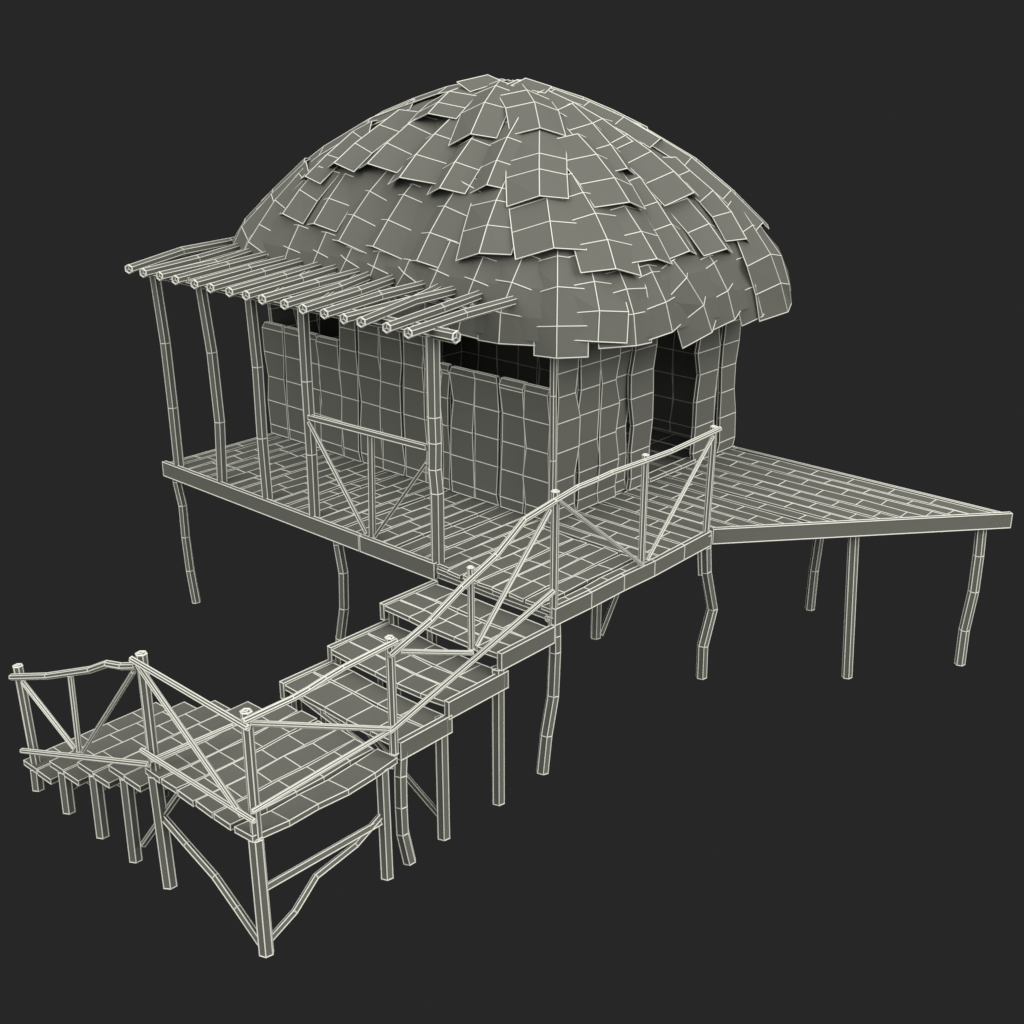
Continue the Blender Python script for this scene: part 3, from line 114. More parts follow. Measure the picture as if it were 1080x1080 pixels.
# ------------------------------------------------------------------ scene
scene = bpy.context.scene
col = scene.collection
world = bpy.data.worlds.new("World"); scene.world = world; world.use_nodes = True
bg = world.node_tree.nodes['Background']
bg.inputs[0].default_value = (0.0205, 0.0203, 0.0203, 1); bg.inputs[1].default_value = 1.0
scene.view_settings.view_transform = 'Standard'
scene.view_settings.look = 'None'
scene.view_settings.exposure = 0
scene.view_settings.gamma = 1
scene.render.engine = 'CYCLES'
scene.cycles.use_denoising = True
scene.cycles.diffuse_bounces = 0

def clay(name, colour, rough=.75, mottled=.0):
    m = bpy.data.materials.new(name); m.use_nodes = True
    nt = m.node_tree; b = nt.nodes['Principled BSDF']
    b.inputs['Roughness'].default_value = rough
    b.inputs['Specular IOR Level'].default_value = .25
    if mottled:
        tc = nt.nodes.new('ShaderNodeTexCoord'); no = nt.nodes.new('ShaderNodeTexNoise')
        no.inputs['Scale'].default_value = 1.3; no.inputs['Detail'].default_value = 3
        cr = nt.nodes.new('ShaderNodeValToRGB')
        cr.color_ramp.elements[0].color = [c*(1-mottled) for c in colour]+[1]
        cr.color_ramp.elements[1].color = [c*(1+mottled) for c in colour]+[1]
        nt.links.new(tc.outputs['Object'], no.inputs['Vector'])
        nt.links.new(no.outputs['Fac'], cr.inputs['Fac'])
        nt.links.new(cr.outputs['Color'], b.inputs['Base Color'])
    else:
        b.inputs['Base Color'].default_value = (*colour, 1)
    return m
GREY = clay('grey_clay', (.178, .178, .153), .8, .03)
DARK = clay('grey_clay_lining', (.05, .05, .045), .9, .02)
LINE = clay('cream_line', (.97, .97, .86), .6)

# ------------------------------------------------------------------ mesh helper
class MB:
    """collects faces; every face edge is also drawn as a thin raised cream line"""
    def __init__(s, r=.0062): s.v=[]; s.f=[]; s.skip=set(); s.r=r; s.thick={}
    def vert(s, p): s.v.append(Vector(p)); return len(s.v)-1
    def face(s, *idx): s.f.append(tuple(idx))
    def grid(s, rows, closed=False):
        ids=[[s.vert(p) for p in row] for row in rows]
        for a,b in zip(ids, ids[1:]):
            n=len(a)
            for k in range(n if closed else n-1):
                s.face(a[k], a[(k+1)%n], b[(k+1)%n], b[k])
        return ids
    def pole(s, pts, rad, sides=6, cap0=True, cap1=True, twist=.3, capw=1.0):
        pts=[Vector(p) for p in pts]; rads = rad if isinstance(rad,(list,tuple)) else [rad]*len(pts)
        rings=[]
        d0=(pts[-1]-pts[0]).normalized()
        ref=Vector((0,0,1)) if abs(d0.z)<.9 else Vector((1,0,0))
        for i,p in enumerate(pts):
            d=(pts[min(i+1,len(pts)-1)]-pts[max(i-1,0)]).normalized()
            a=d.cross(ref).normalized(); b=d.cross(a).normalized()
            rings.append([p+(a*math.cos(twist+2*math.pi*k/sides)+b*math.sin(twist+2*math.pi*k/sides))*rads[i] for k in range(sides)])
        ids=s.grid(rings, True)
        for on,ring,c in ((cap0,ids[0],pts[0]),(cap1,ids[-1],pts[-1])):
            if not on: continue
            ci=s.vert(c)
            for k in range(sides):
                a_,b_=ring[k],ring[(k+1)%sides]; s.thick[(min(a_,b_),max(a_,b_))]=capw
            for k in range(0,sides,2):
                s.face(ci, ring[k], ring[(k+1)%sides], ring[(k+2)%sides])
        return s
    def board(s, axis, a0, a1, b0, b1, z, th=.045, n=5, wob=.006, zw=.006, end=None, curve=None, jit=0, marks=None):
        """plank along axis 'x' or 'y' from a0 to a1, across b0..b1, top at z"""
        rows=[]
        tilt=rnd.uniform(-zw,zw); sh=rnd.uniform(-jit,jit)
        ts=[i/n for i in range(n+1)]
        if marks:
            E_=min(end(b0),end(b1)) if end else a1
            ts=[0]+[('m',m_) for m_ in marks if a0+.08<m_<E_-.08]+[1]
        for i,t in enumerate(ts):
            mk_=None
            if isinstance(t,tuple): mk_=t[1]; t=.5
            if 0<i<n and jit and not marks: t+=sh/max(a1-a0,.1)
            w0=rnd.uniform(-wob,wob); w1=rnd.uniform(-wob,wob); dz=rnd.uniform(-zw,zw)*.6
            cz=curve(t) if curve else 0
            ring=[]
            for bb,side in ((b0+w0,0),(b1+w1,1)):
                A1=end(bb) if end else a1
                aa=a0+(A1-a0)*t if mk_ is None else mk_
                ring.append((aa,bb,z+dz+cz+(tilt if side else -tilt)))
            (aa0,bb0,z0),(aa1,bb1,z1)=ring
            q=[(aa0,bb0,z0),(aa1,bb1,z1),(aa1,bb1,z1-th),(aa0,bb0,z0-th)]
            if axis=='y': q=[(p[1],p[0],p[2]) for p in q]
            rows.append(q)
        ids=s.grid(rows, True)
        s.face(*ids[0]); s.face(*ids[-1])
        if th<.04:
            for p,q in zip(ids,ids[1:]):
                for k in (2,3): s.skip.add((min(p[k],q[k]),max(p[k],q[k])))
            for p in ids[1:-1]: s.skip.add((min(p[2],p[3]),max(p[2],p[3])))
        return s
    def beam(s, pts, w, h, side):
        """rectangular board following pts (top outer edge), thickness w towards side, height h down"""
        side=Vector(side)
        rows=[[Vector(p), Vector(p)+side*w, Vector(p)+side*w-Vector((0,0,h)), Vector(p)-Vector((0,0,h))] for p in pts]
        ids=s.grid(rows, True); s.face(*ids[0]); s.face(*ids[-1]); return s
    def upright(s, frm, to, n, thick, lo, hi, rows):
        """wall plank: lo/hi = functions h->position vector of the two edges, n = outward normal"""
        rr=[]
        for h in rows:
            a=lo(h); b=hi(h)
            rr.append([a, b, b-n*thick, a-n*thick])
        ids=s.grid(rr, True); s.face(*ids[0]); s.face(*ids[-1]); return s
    def build(s, name, parent=None, mat=None, lines=True):
        edges=set()
        for f in s.f:
            for k in range(len(f)):
                a,b=f[k],f[(k+1)%len(f)]; edges.add((min(a,b),max(a,b)))
        V=[tuple(v) for v in s.v]; F=list(s.f); M=[0]*len(F)
        if lines:
            for a,b in sorted(edges):
                r=s.r*s.thick.get((a,b),1)
                if (a,b) in s.skip: continue
                A,B=s.v[a],s.v[b]; d=B-A
                if d.length<1e-4: continue
                d.normalize(); u=d.orthogonal().normalized(); w=d.cross(u)
                A2=A-d*r*.4; B2=B+d*r*.4; base=len(V)
                for P in (A2,B2):
                    for k in range(4):
                        t=math.pi/4+k*math.pi/2
                        V.append(tuple(P+(u*math.cos(t)+w*math.sin(t))*r))
                for k in range(4):
                    F.append((base+k, base+(k+1)%4, base+4+(k+1)%4, base+4+k)); M.append(1)
                F.append((base,base+3,base+2,base+1)); F.append((base+4,base+5,base+6,base+7)); M+= [1,1]
        me=bpy.data.meshes.new(name); me.from_pydata(V,[],F); me.update()
        me.materials.append(mat or GREY); me.materials.append(LINE)
        me.polygons.foreach_set('material_index', M)
        ob=bpy.data.objects.new(name, me); col.objects.link(ob)
        if parent: 
            ob.parent=parent; ob.location = -parent.location
        return ob

def thing(name, label, cat, loc=(0,0,0), group=None):
    o=bpy.data.objects.new(name,None); o.empty_display_size=.2; col.objects.link(o)
    o.location=loc; o['label']=label; o['category']=cat
    if group: o['group']=group
    return o
def sub(ob, parent):
    """make ob (built in world coordinates) a sub-part of parent mesh"""
    ob.parent=parent; ob.location=(0,0,0); return ob
def pole(name, parent, pts, rad, label=None, r=.0062, **k):
    o=MB(r).pole(pts, rad, **k).build(name, parent)
    if label: o['label']=label
    return o

GROUND=-1.737
# ================================================================== HUT
hut=thing('stilt_hut','plank-walled hut with a shaggy domed thatch roof standing on the raised deck','hut',(-3.79,3.39,0))
# --- roof
rb=MB(.0066)
for rows in STRIPS:
    rb.grid(rows)
roof=rb.build('roof', hut)
roof['label']='domed roof of overlapping folded thatch sheets'
sb=MB()
ids=sb.grid(SHELL, True)
top=sb.vert(APEX)
for k in range(len(ids[-1])): sb.face(ids[-1][k], ids[-1][(k+1)%len(ids[-1])], top)
sub(sb.build('roof_lining', None, GREY, lines=False), roof)

# --- walls
RO=[0,.12,.44,.76,1.08,1.36,1.62,2.05]
def wall(name, label, origin, along, n, planks, thick=.045, wave=.028):
    m=MB(.0062); origin=Vector(origin); along=Vector(along); n=Vector(n)
    for (s0,s1,top,push) in planks:
        rows=[h for h in RO if h<top-.1]+([top-.07] if top<1.9 else [])+[top]
        rows=sorted(set(rows)); wig={h:(rnd.uniform(-wave,wave),rnd.uniform(-wave,wave),rnd.uniform(-.012,.012)) for h in rows}
        wig[rows[0]]=(0,0,0)
        lo=lambda h: origin+along*(s0+.006+wig[h][0])+n*(push+wig[h][2])+Vector((0,0,h))
        hi=lambda h: origin+along*(s1-.006+wig[h][1])+n*(push+wig[h][2])+Vector((0,0,h))
        m.upright(None,None,n,thick,lo,hi,rows)
    o=m.build(name,hut); o['label']=label; return o
WT=1.455
front=[(-6.17,-5.81,WT,0),(-5.79,-5.47,WT,0),(-5.47,-5.14,WT,0),(-5.14,-4.74,WT-.01,0),
 (-4.73,-4.42,2.05,.01),(-4.40,-4.03,2.05,0),(-4.03,-3.67,2.05,.012),(-3.65,-3.31,2.05,0),(-3.31,-3.06,2.05,0),
 (-3.05,-2.92,WT+.01,0),(-2.88,-2.53,WT,.01),(-2.53,-2.17,WT,0),(-2.14,-1.81,WT+.01,.01),(-1.80,-1.46,WT,0)]
w=wall('front_wall','plank wall with two long window openings under the eave',(0,1.623,0),(1,0,0),(0,-1,0),front)
side=[(1.665,2.03,2.05,.01),(2.04,2.41,2.05,0),(2.41,2.73,2.05,.012),(2.70,3.0,2.05,-.05),(2.97,3.375,2.05,.02),
      (4.27,4.67,2.05,.02),(4.62,4.82,2.05,-.055),(4.77,5.13,2.05,.02)]
wall('doorway_wall','plank wall with a tall open doorway',(-1.409,0,0),(0,1,0),(1,0,0),side,wave=.045)
back=[(-6.14+.38*k,-6.14+.38*(k+1),2.05,0) for k in range(12)]
wall('back_wall','plain plank wall at the back',(0,5.17,0),(1,0,0),(0,1,0),back)
left=[(1.68+.38*k,1.68+.38*(k+1),2.05,0) for k in range(9)]
wall('end_wall','plain plank wall at the far end',(-6.13,0,0),(0,1,0),(-1,0,0),left)
for x,y in ((-1.405,1.62),(-6.12,5.13)):
    mm=MB(.006); mm.pole([(x,y,.0),(x+.006,y,.7),(x-.004,y+.004,1.4),(x,y,2.1)],.032,sides=4,twist=.78); mm.build('corner_post',hut)
# door sill
m=MB(.006); m.board('y',3.36,4.28,-1.50,-1.37,.045,.04,3); m.build('door_sill',hut)

# ================================================================== DECK
deck=thing('timber_deck','raised board deck around the hut with a pointed triangular wing on stilts','deck',(-2,1.5,-.1))
m=MB(.0056)
w_=.2; x=-6.19; k=0
while x<-.02:
    x1=min(x+w_-.028,0-.055)
    y1=1.66 if x<-1.55 else 1.46
    n=rnd.choice([4,5])
    m.board('y',.055 if not(-1.56<x) else .0,y1,x,x1,rnd.uniform(-.022,-.012),.03,n,.011,.007,jit=.05)
    x+=w_+rnd.uniform(-.012,.012); k+=1
o=m.build('floor_boards',deck); o['label']='front veranda boards laid towards the hut'
m=MB(.0056)
def diag(y): return (y-2.56)*.838-.05 if y>2.62 else -.05
y=1.5; k=0
while y<5.1:
    y1=min(y+.176,5.18)
    off=(k*.19)%.5
    m.board('x',-1.46+rnd.uniform(0,.05),0,y,y1,rnd.uniform(-.022,-.010),.03,4,.009,.007,end=diag,marks=[-1.9+off+.5*q+rnd.uniform(-.02,.02) for q in range(9)])
    y+=.2; k+=1
o=m.build('floor_boards',deck); o['label']='boards running out to the tip of the triangular wing'
m=MB(.005)
for k in range(9):
    yy=1.7+k*.38
    m.board('x',-6.12,-1.48,yy,yy+.36,-.02,.03,6,.006,.004)
o=m.build('floor_boards',deck); o['label']='boards inside the hut'
def fascia(pts,w,h,side,label=None,r=.0066):
    o=MB(r).beam(pts,w,h,side).build('fascia_board',deck)
    if label:o['label']=label
fascia([(-6.215,0,0),(-2.675,0,0)],.05,.175,(0,1,0))
fascia([(-2.655,0,0),(-1.562,0,0)],.05,.175,(0,1,0))
fascia([(0.005,.0,.0),(0,.54,-.012),(0,1.05,-.008),(0,1.553,-.02),(0,2.07,-.01),(0,2.555,0)],.05,.165,(-1,0,0),'slightly sagging edge board in five lengths')
dv=Vector((2.17,5.13,0))-Vector((0,2.585,0)); sd=Vector((-dv.y,dv.x,0)).normalized()
fascia([(0.005,2.585,.01),(2.17,5.13,.012)],.05,.165,sd,'long straight edge board of the triangular wing')
fascia([(2.10,5.175,-.02),(-1.36,5.185,-.02)],.04,.12,(0,-1,0))
fascia([(-6.19,.06,-.02),(-6.19,5.2,-.02)],.04,.12,(1,0,0))
fascia([(-6.15,5.2,-.02),(-1.40,5.2,-.02)],.04,.12,(0,-1,0))
# joist across the stair opening
m=MB(.006)
m.beam([(-1.555,.035,-.06),(-.8,.03,-.065),(-.05,.035,-.06)],.04,.045,(0,1,0))
m.beam([(-1.555,.06,-.11),(-.05,.06,-.11)],.04,.06,(0,1,0))
m.pole([(-.09,.0,-.125),(-.09,.08,-.125)],.03,sides=6)
m.build('joist',deck)
m=MB(.006)
for yy in (1.3,2.6,3.9):
    m=MB(.006); m.beam([(-6.1,yy,-.055),(-.1,yy,-.055)],.05,.10,(0,1,0)); m.build('joist',deck)
R_=.052
stl=[([(-6.09,.1,-.06),(-6.09,.1,-.25),(-6.018,.1,-.541),(-6.023,.1,-.956),(-5.995,.1,-1.40),(-5.93,.1,-1.82)],R_,'bent stilt under the left end of the veranda'),
 ([(-3.14,.1,-.06),(-3.12,.1,-.25),(-3.06,.1,-.564),(-3.08,.1,-.993),(-3.17,.1,-1.389),(-3.2,.1,GROUND)],.055,'bowed stilt under the middle of the veranda'),
 ([(-.06,.06,-.1),(-.05,.06,-.30),(-.05,.063,-.47),(-.05,.044,-.923),(-.05,-.047,-1.314),(-.05,-.098,-1.70)],.058,'crooked stilt under the corner by the stairs'),
 ([(-.05,2.537,-.05),(-.05,2.537,-.191),(-.05,2.574,-.476),(-.05,2.745,-.979),(-.05,2.597,-1.379),(-.05,2.61,-1.77)],.058,'crooked stilt where the wing begins'),
 ([(1.90,5.0,-.06),(1.917,5.0,-.509),(1.919,5.0,-.942),(1.877,5.0,-1.435),(1.88,5.0,-1.87)],.055,'bent stilt under the tip of the wing'),
 ([(.93,3.93,-.06),(1.0,4.0,-1.95)],.055,'straight stilt under the middle of the wing'),
 ([(.03,4.93,-.06),(.02,4.92,-.75),(.0,4.902,-1.22),(-.006,4.902,GROUND)],.055,'jointed stilt behind the wing'),
 ([(-1.488,2.543,-.06),(-1.488,2.543,GROUND)],.06,'straight stilt under the hut doorway'),
 ([(-3.7,2.6,-.06),(-3.7,2.6,GROUND)],.06,None),([(-6.0,2.6,-.06),(-6.0,2.6,GROUND)],.06,None),
 ([(-6.0,5.0,-.06),(-6.0,5.0,GROUND)],.06,None),([(-3.7,5.0,-.06),(-3.7,5.0,GROUND)],.06,None),([(-1.5,5.0,-.06),(-1.5,5.0,GROUND)],.06,None)]
STILTS=stl[:8]
for pts,rad,lab in STILTS: pole('stilt',deck,pts,rad,lab,twist=.2)
pole('brace',deck,[(-1.44,2.58,-1.70),(-1.38,3.5,-.15)],.03,sides=4)
pole('brace',deck,[(-.07,2.45,-.15),(-.07,2.50,-.50)],.024,sides=4)

# ================================================================== AWNING
aw=thing('pole_awning','open awning of sixteen round poles on five crooked posts over the veranda','awning',(-3.8,.07,0))
PP=[[(-6.11,2.27),(-6.031,1.488),(-6.007,.711),(-6.0,-.02)],[(-5.225,2.27),(-5.122,1.527),(-5.088,.723),(-5.14,-.02)],
    [(-4.345,2.27),(-4.304,1.506),(-4.313,.697),(-4.295,-.02)],[(-3.475,2.27),(-3.478,1.498),(-3.472,.697),(-3.482,-.02)],
    [(-1.60,2.28),(-1.606,1.486),(-1.601,1.231),(-1.612,.96),(-1.587,.72),(-1.595,-.02)]]
for q,l in zip(PP,['leftmost crooked post','second post from the left','third post from the left','post left of the cross-braced rail','stout kinked post beside the stairs']):
    pole('post',aw,[(x,.09,z) for x,z in q],.062 if q[0][0]<-2 else .068,l,twist=.1)
pole('beam',aw,[(-6.2,.08,2.30),(-3.6,.07,2.305),(-1.27,.07,2.315)],.056,'long pole lying along the post tops',capw=1.6)
pole('beam',aw,[(-6.1,1.15,2.30),(-3.6,1.18,2.30),(-2.1,1.16,2.30)],.036)
RAF=[[(-6.097, -0.245, 2.385), (-6.662, 0.838, 2.385), (-6.791, 1.66, 2.385), (-6.961, 2.11, 2.385)], [(-5.799, -0.255, 2.385), (-6.046, 0.632, 2.385), (-6.431, 1.597, 2.385), (-6.531, 1.795, 2.385)], [(-5.48, -0.254, 2.385), (-5.653, 0.603, 2.385), (-6.094, 1.618, 2.385), (-6.294, 2.007, 2.385)], [(-5.187, -0.253, 2.385), (-5.447, 0.611, 2.385), (-5.72, 1.563, 2.385), (-5.86, 1.828, 2.385)], [(-4.835, -0.256, 2.385), (-5.095, 0.65, 2.385), (-5.297, 1.53, 2.385), (-5.468, 1.905, 2.385)], [(-4.517, -0.28, 2.385), (-4.782, 0.6, 2.385), (-5.065, 1.567, 2.385), (-5.237, 1.933, 2.385)], [(-4.207, -0.268, 2.385), (-4.448, 0.631, 2.385), (-4.737, 1.585, 2.385), (-4.887, 1.897, 2.385)], [(-3.923, -0.272, 2.385), (-4.182, 0.645, 2.385), (-4.431, 1.542, 2.385), (-4.577, 1.919, 2.385)], [(-3.65, -0.279, 2.385), (-3.867, 0.602, 2.385), (-4.036, 1.487, 2.385), (-4.095, 1.699, 2.385)], [(-3.285, -0.289, 2.385), (-3.535, 0.631, 2.385), (-3.967, 1.75, 2.385), (-4.064, 1.966, 2.385)], [(-2.995, -0.294, 2.385), (-3.218, 0.616, 2.385), (-3.506, 1.562, 2.385), (-3.582, 1.771, 2.385)], [(-2.676, -0.295, 2.385), (-2.874, 0.601, 2.385), (-2.978, 1.438, 2.385), (-3.013, 1.617, 2.385)], [(-2.381, -0.308, 2.385), (-2.46, 0.539, 2.385), (-2.546, 1.528, 2.385), (-2.609, 1.725, 2.385)], [(-2.138, -0.306, 2.385), (-2.494, 0.753, 2.385), (-2.837, 1.563, 2.385), (-2.977, 1.814, 2.385)], [(-1.789, -0.307, 2.385), (-1.983, 0.592, 2.385), (-2.218, 1.522, 2.385), (-2.326, 1.725, 2.385)], [(-1.507, -0.307, 2.385), (-1.665, 0.58, 2.385), (-1.738, 1.385, 2.385), (-1.836, 1.611, 2.385)]]
for i,pts in enumerate(RAF):
    q=[Vector(p) for p in pts]
    d=(q[-1]-q[-2])
    q[-1]=q[-2]+d*1.0
    zz=[2.385,2.385,2.385,2.39]
    q=[Vector((p.x,p.y,p.z+rnd.uniform(-.004,.004))) for p in q]
    pole('rafter',aw,q,[.047,.052,.048,.040],None,twist=.52,r=.0053,capw=1.9)
for pts in [[(-5.2,-.1,2.36),(-6.25,1.5,2.37)],[(-3.9,.05,2.35),(-4.9,1.6,2.37)],[(-3.2,.05,2.35),(-4.2,1.65,2.37)],]:
    pole('rafter',aw,pts,.026,None,sides=6,r=.0052)

# ================================================================== RAILINGS
G='pole railings with crossed braces'
def railing(name,label,loc): return thing(name,label,'railing',loc,G)
# veranda front
r1=railing('pole_railing','short railing with a V brace between two awning posts at the veranda front',(-2.5,.07,0))
pole('top_rail',r1,[(-3.43,.06,1.12),(-1.67,.05,1.175)],.032,sides=4,twist=.78)
pole('post',r1,[(-2.49,.07,1.12),(-2.535,.07,-.02)],.033,sides=4,twist=.5)
pole('brace',r1,[(-3.42,.04,1.07),(-2.60,.05,.03)],.018,sides=4)
pole('brace',r1,[(-1.67,.04,1.02),(-2.47,.05,.03)],.018,sides=4)
# deck side
r2=railing('pole_railing','wavy railing on the deck edge in front of the doorway',(-.03,1.3,0))
def rp(par,x,y,z0,z1,rad=.03,lab=None,x1=None,y1=None):
    o=pole('post',par,[(x,y,z0),(x if x1 is None else x1,y if y1 is None else y1,z1)],rad,lab,sides=6,twist=.2,capw=1.4)
    return o
def cap(par,x,y,z,rad=.036): pass
P=rp(r2,-.04,.03,-.10,1.13,.034,'stout corner post at the head of the stairs')
rp(r2,-.04,1.375,-.02,1.13); rp(r2,-.04,2.515,-.02,1.14,.032,y1=2.55)
pole('top_rail',r2,[(0,-.03,1.065),(0,.291,1.105),(0,.579,1.105),(0,.791,1.112),(0,1.308,1.094),(0,1.745,1.084),(0,2.60,1.115)],.021,sides=6)
pole('brace',r2,[(-.005,.05,1.04),(-.005,1.33,.02)],.015,sides=6)
pole('brace',r2,[(-.005,2.49,1.06),(-.005,1.42,.03)],.015,sides=6)
# upper stair railing
r3=railing('pole_railing','sloping railing climbing the stairs up to the deck corner post',(0,-1,0))
pole('top_rail',r3,[(0,-.02,1.065),(0,-.43,1.005),(0,-.795,.786),(0,-1.214,.632),(0,-1.585,.462),(0,-2.045,.325)],.024,sides=6)
pole('bottom_rail',r3,[(0,-.03,.19),(0,-2.09,-.355)],.022,sides=6)
rp(r3,-.03,-1.075,-.0,.76,.026); rp(r3,-.03,-2.01,-.60,.46,.034)
pole('brace',r3,[(0,-.09,1.0),(0,-1.05,.03)],.017,sides=6)
pole('brace',r3,[(0,-1.93,.315),(0,-1.10,-.02)],.017,sides=6)
# lower stair railing
r4=railing('pole_railing','wavy railing from the foot of the stairs to the landing corner',(0,-2.7,0))
pole('top_rail',r4,[(0,-1.97,.425),(0,-2.529,.405),(0,-2.705,.386),(0,-2.869,.362),(0,-3.021,.349),(0,-3.47,.35)],.021,sides=6)
pole('bottom_rail',r4,[(0,-2.05,-.345),(0,-3.46,-.415)],.017,sides=6)
pole('brace',r4,[(0,-3.42,.315),(0,-2.08,-.33)],.018,sides=6)
rp(r4,-.05,-3.405,-.69,.385,.04,'corner post of the landing')
# landing front
r5=railing('pole_railing','railing with one long diagonal brace along the landing front',(-.7,-3.46,-.6))
pole('top_rail',r5,[(-1.42,-3.47,.353),(.05,-3.47,.318)],.022,sides=6)
pole('bottom_rail',r5,[(-1.435,-3.47,-.475),(.03,-3.47,-.478)],.018,sides=6)
pole('brace',r5,[(-1.35,-3.46,.32),(-.13,-3.46,-.51)],.019,sides=6)
rp(r5,-1.38,-3.405,-.69,.39,.042,'post at the head of the water steps')
# outer steps
r6=railing('pole_railing','crooked railing running down beside the outer water steps',(-2.5,-3.46,-1))
pole('top_rail',r6,[(-3.565,-3.46,-.585),(-2.874,-3.46,-.325),(-2.112,-3.46,.008),(-1.824,-3.46,.166),(-1.60,-3.46,.222),(-1.39,-3.46,.30)],.026,sides=6)
pole('bottom_rail',r6,[(-3.545,-3.48,-1.345),(-1.34,-3.48,-.565)],.021,sides=6)
pole('brace',r6,[(-3.36,-3.46,-.56),(-2.56,-3.46,-.93)],.018,sides=6)
pole('brace',r6,[(-1.43,-3.46,.235),(-2.42,-3.46,-.90)],.018,sides=6)
rp(r6,-2.50,-3.455,-.93,-.18,.021,x1=-2.47); rp(r6,-3.47,-3.405,-1.50,-.48,.042,x1=-3.53)

# ================================================================== STAIRS
st=thing('wooden_staircase','flight of three broad sagging plank steps between landing and deck','stairs',(-.78,-1,-.6))
steps=[(-.726,.0,-.175,3),(-1.393,-.640,-.377,3),(-1.962,-1.36,-.515,2)]
for i,(y0,y1,z,nb) in enumerate(steps):
    root=MB(.0062)
    n=nb; ww=(y1-y0-.0)/n
    ws=[.2,.2,.28] if n==3 else [.34,.26]
    tot=sum(ws); yy=y0+.012
    for kk in range(n):
        wv=ws[kk]*(y1-y0-.02)/tot
        ph=rnd.uniform(-.3,.3); am=rnd.uniform(.02,.035) if kk<n-1 else .008
        root.board('x',-1.515,-.055,yy,yy+wv-.012,z-.02,.045,5,.010,.004,curve=lambda t,am=am,ph=ph:-am*math.sin(math.pi*t)+.006*math.sin(6*t+ph),jit=.05)
        yy+=wv
    o=root.build('step',st); o['label']=['top step just below the deck','middle step','lowest step above the landing'][i]
    for xx in (-.05,-1.565):
        b=MB(.0064); b.beam([(xx+.05,y0-.0,z),(xx+.05,y1,z)],.05,.165,(-1,0,0)); sub(b.build('side_board'),o)
        o.location
for (y,z) in ((-.68,-.34),(-1.40,-.54)):
    pole('stilt',st,[(-.06,y-.03,z),(-.06,y-.03,GROUND)],.058,None,twist=.2)
pole('stilt',st,[(-.06,-1.90,-.6),(-.05,-1.93,-.85),(-.05,-1.935,-1.15),(-.05,-1.93,-1.42),(-.035,-1.875,GROUND)],.056,'jointed stilt under the lowest step',twist=.2)
for y,z in ((-.62,-.34),(-1.30,-.54),(-1.84,-.68)):
    pole('stilt',st,[(-1.50,y,z+.1),(-1.50,y,GROUND)],.05,None,twist=.2)
for y,z in ((-.08,-.34),(-.72,-.54),(-1.40,-.68)):
    pole('stilt',st,[(-1.02,y-.5,z+.08),(-1.02,y-.5,-.98)],.048,None,twist=.2)
pole('brace',st,[(-1.46,-1.40,-.86),(-.08,-1.45,-1.515)],.024,sides=4)
pole('brace',st,[(-1.44,-1.9,-.60),(-.08,-1.99,-.76)],.024,sides=4)

# ================================================================== LANDING
ld=thing('plank_landing','low plank landing with broad outer steps going down on square stilts','landing',(-.7,-2.7,-.66))
m=MB(.0056)
xs=[-1.455,-1.225,-.985,-.745,-.505,-.262,0.0]
for i in range(6):
    a,b=xs[i]+.014,xs[i+1]-.014
    sag=.03 if i==5 else rnd.uniform(.0,.012)
    m.board('y',-3.462+rnd.uniform(-.008,.008),-2.01+rnd.uniform(-.03,.03),a,b,-.656,.05,5,.012,.008,curve=lambda t,s=sag:-s*math.sin(math.pi*t),jit=.05)
m.build('floor_boards',ld)
for k,(x0,x1,z) in enumerate([(-2.01,-1.545,-.865),(-2.54,-2.045,-1.055),(-3.07,-2.585,-1.265),(-3.59,-3.105,-1.472)]):
    m=MB(.0056); xm=(x0+x1)/2
    m.board('y',-3.462,-2.01,x0,xm-.004,z,.05,5,.006,.004,jit=.06)
    m.board('y',-3.462,-2.01,xm+.004,x1,z-.006,.05,5,.006,.004,jit=.06)
    o=m.build('step',ld); o['label']=['first outer step below the landing','second outer step','third outer step','lowest outer step at the far left'][k]
    b=MB(.0056); b.beam([(x0+.1,-3.33,z-.06),(x1+.12,-3.33,z-.06)],.05,.07,(0,1,0)); sub(b.build('bearer'),o)
if 0:
  m=MB(.006); m.beam([(-1.4,-3.36,-.72),(-.06,-3.36,-.72)],.06,.08,(0,1,0)); m.beam([(-1.4,-2.2,-.72),(-.06,-2.2,-.72)],.06,.08,(0,1,0)); m.build('joist',ld)
for x,z,rad in ((-3.445,-1.52,.056),(-2.90,-1.315,.058),(-2.34,-1.11,.058),(-1.82,-.92,.058)):
    pole('stilt',ld,[(x,-3.42,z),(x+.005,-3.43,GROUND)],rad,None,twist=.0)
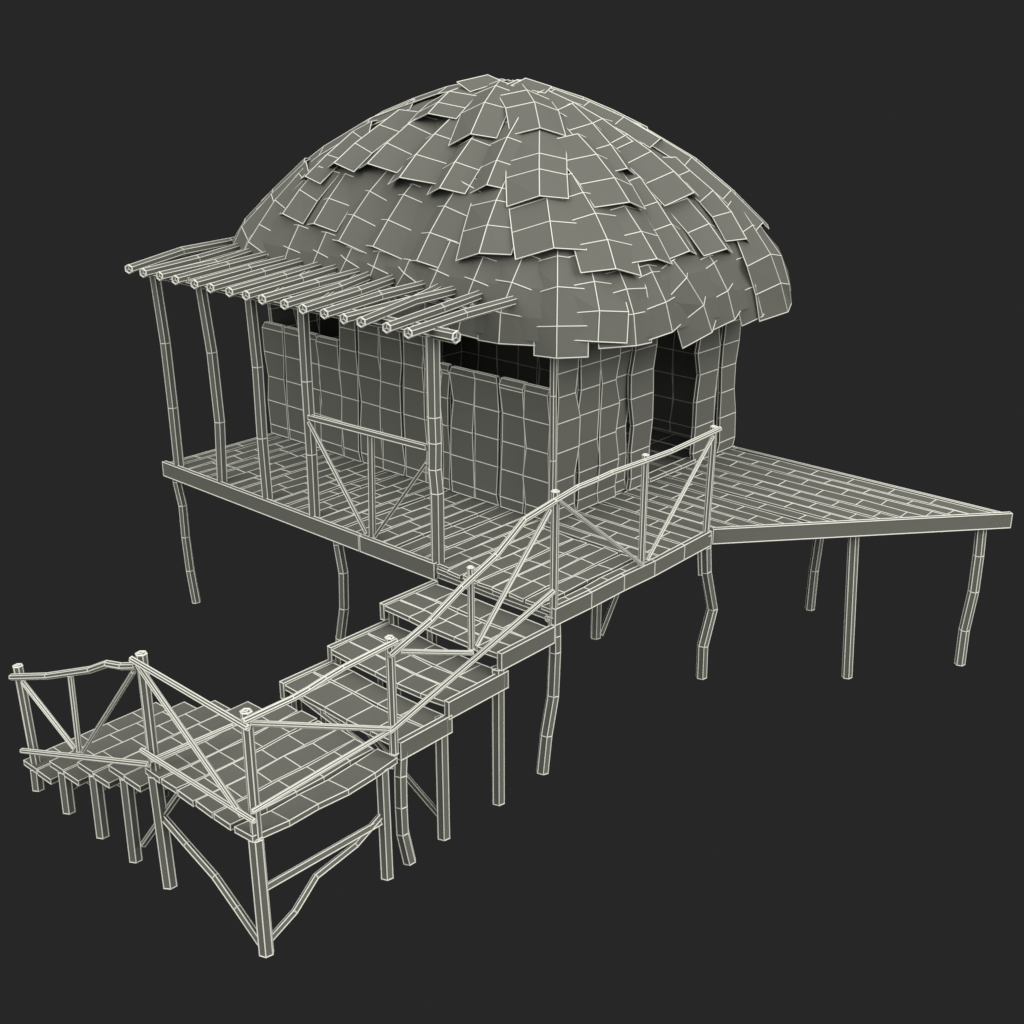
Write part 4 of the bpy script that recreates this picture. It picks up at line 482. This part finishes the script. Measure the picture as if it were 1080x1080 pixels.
pole('stilt',ld,[(-1.36,-3.42,-.70),(-1.29,-3.44,GROUND)],.06,'stilt under the head of the outer steps',twist=.0)
pole('stilt',ld,[(-.055,-3.41,-.70),(-.03,-3.42,-1.74)],.058,'front corner stilt',twist=.2)
pole('stilt',ld,[(-.06,-2.12,-.70),(-.02,-2.15,GROUND)],.055,'stilt beside the foot of the stairs',twist=.2)
pole('brace',ld,[(-.05,-3.38,-1.17),(-.05,-2.18,-1.19)],.03,'straight brace low on the right side',sides=4,twist=.3)
pole('brace',ld,[(-.05,-3.36,-1.655),(-.05,-3.107,-1.543),(-.05,-2.875,-1.339),(-.05,-2.453,-1.269),(-.05,-2.16,-1.13)],.026,'crooked brace low on the right side',sides=4,twist=.3)
pole('brace',ld,[(-1.33,-3.42,-1.07),(-.999,-3.42,-1.196),(-.635,-3.42,-1.327),(-.373,-3.42,-1.492),(-.09,-3.42,-1.68)],.028,'crooked brace across the front',sides=4,twist=.3)
pole('brace',ld,[(-1.72,-3.40,-1.56),(-1.05,-3.40,-.74)],.024,None,sides=4,twist=.3)
pole('tie_pole',ld,[(-1.32,-3.46,-.53),(-1.25,-2.72,-.51)],.018,'thin pole lying low across the landing',sides=6)

# ------------------------------------------------------------------ camera
cam=bpy.data.cameras.new('camera'); co=bpy.data.objects.new('camera',cam); col.objects.link(co)
co.location=(6.7615,-8.1590,5.0521)
co.rotation_euler=(math.pi/2-.369356,0,2.299876-math.pi/2)
cam.sensor_width=36; cam.lens=1352.561/1080*36; cam.clip_end=200
scene.camera=co
# ------------------------------------------------------------------ light
def sun(name, frm, strength, ang, colr=(1,1,.99)):
    l=bpy.data.lights.new(name,'SUN'); l.energy=strength; l.angle=math.radians(ang); l.color=colr
    o=bpy.data.objects.new(name,l); col.objects.link(o)
    o.rotation_euler=Vector(frm).to_track_quat('Z','Y').to_euler(); o.location=(0,0,12)
sun('overhead_softlight',(.25,-.25,1),2.1,150)
sun('right_softlight',(.95,.12,.5),1.25,40)
sun('left_softlight',(-.15,-.95,.62),.85,40)
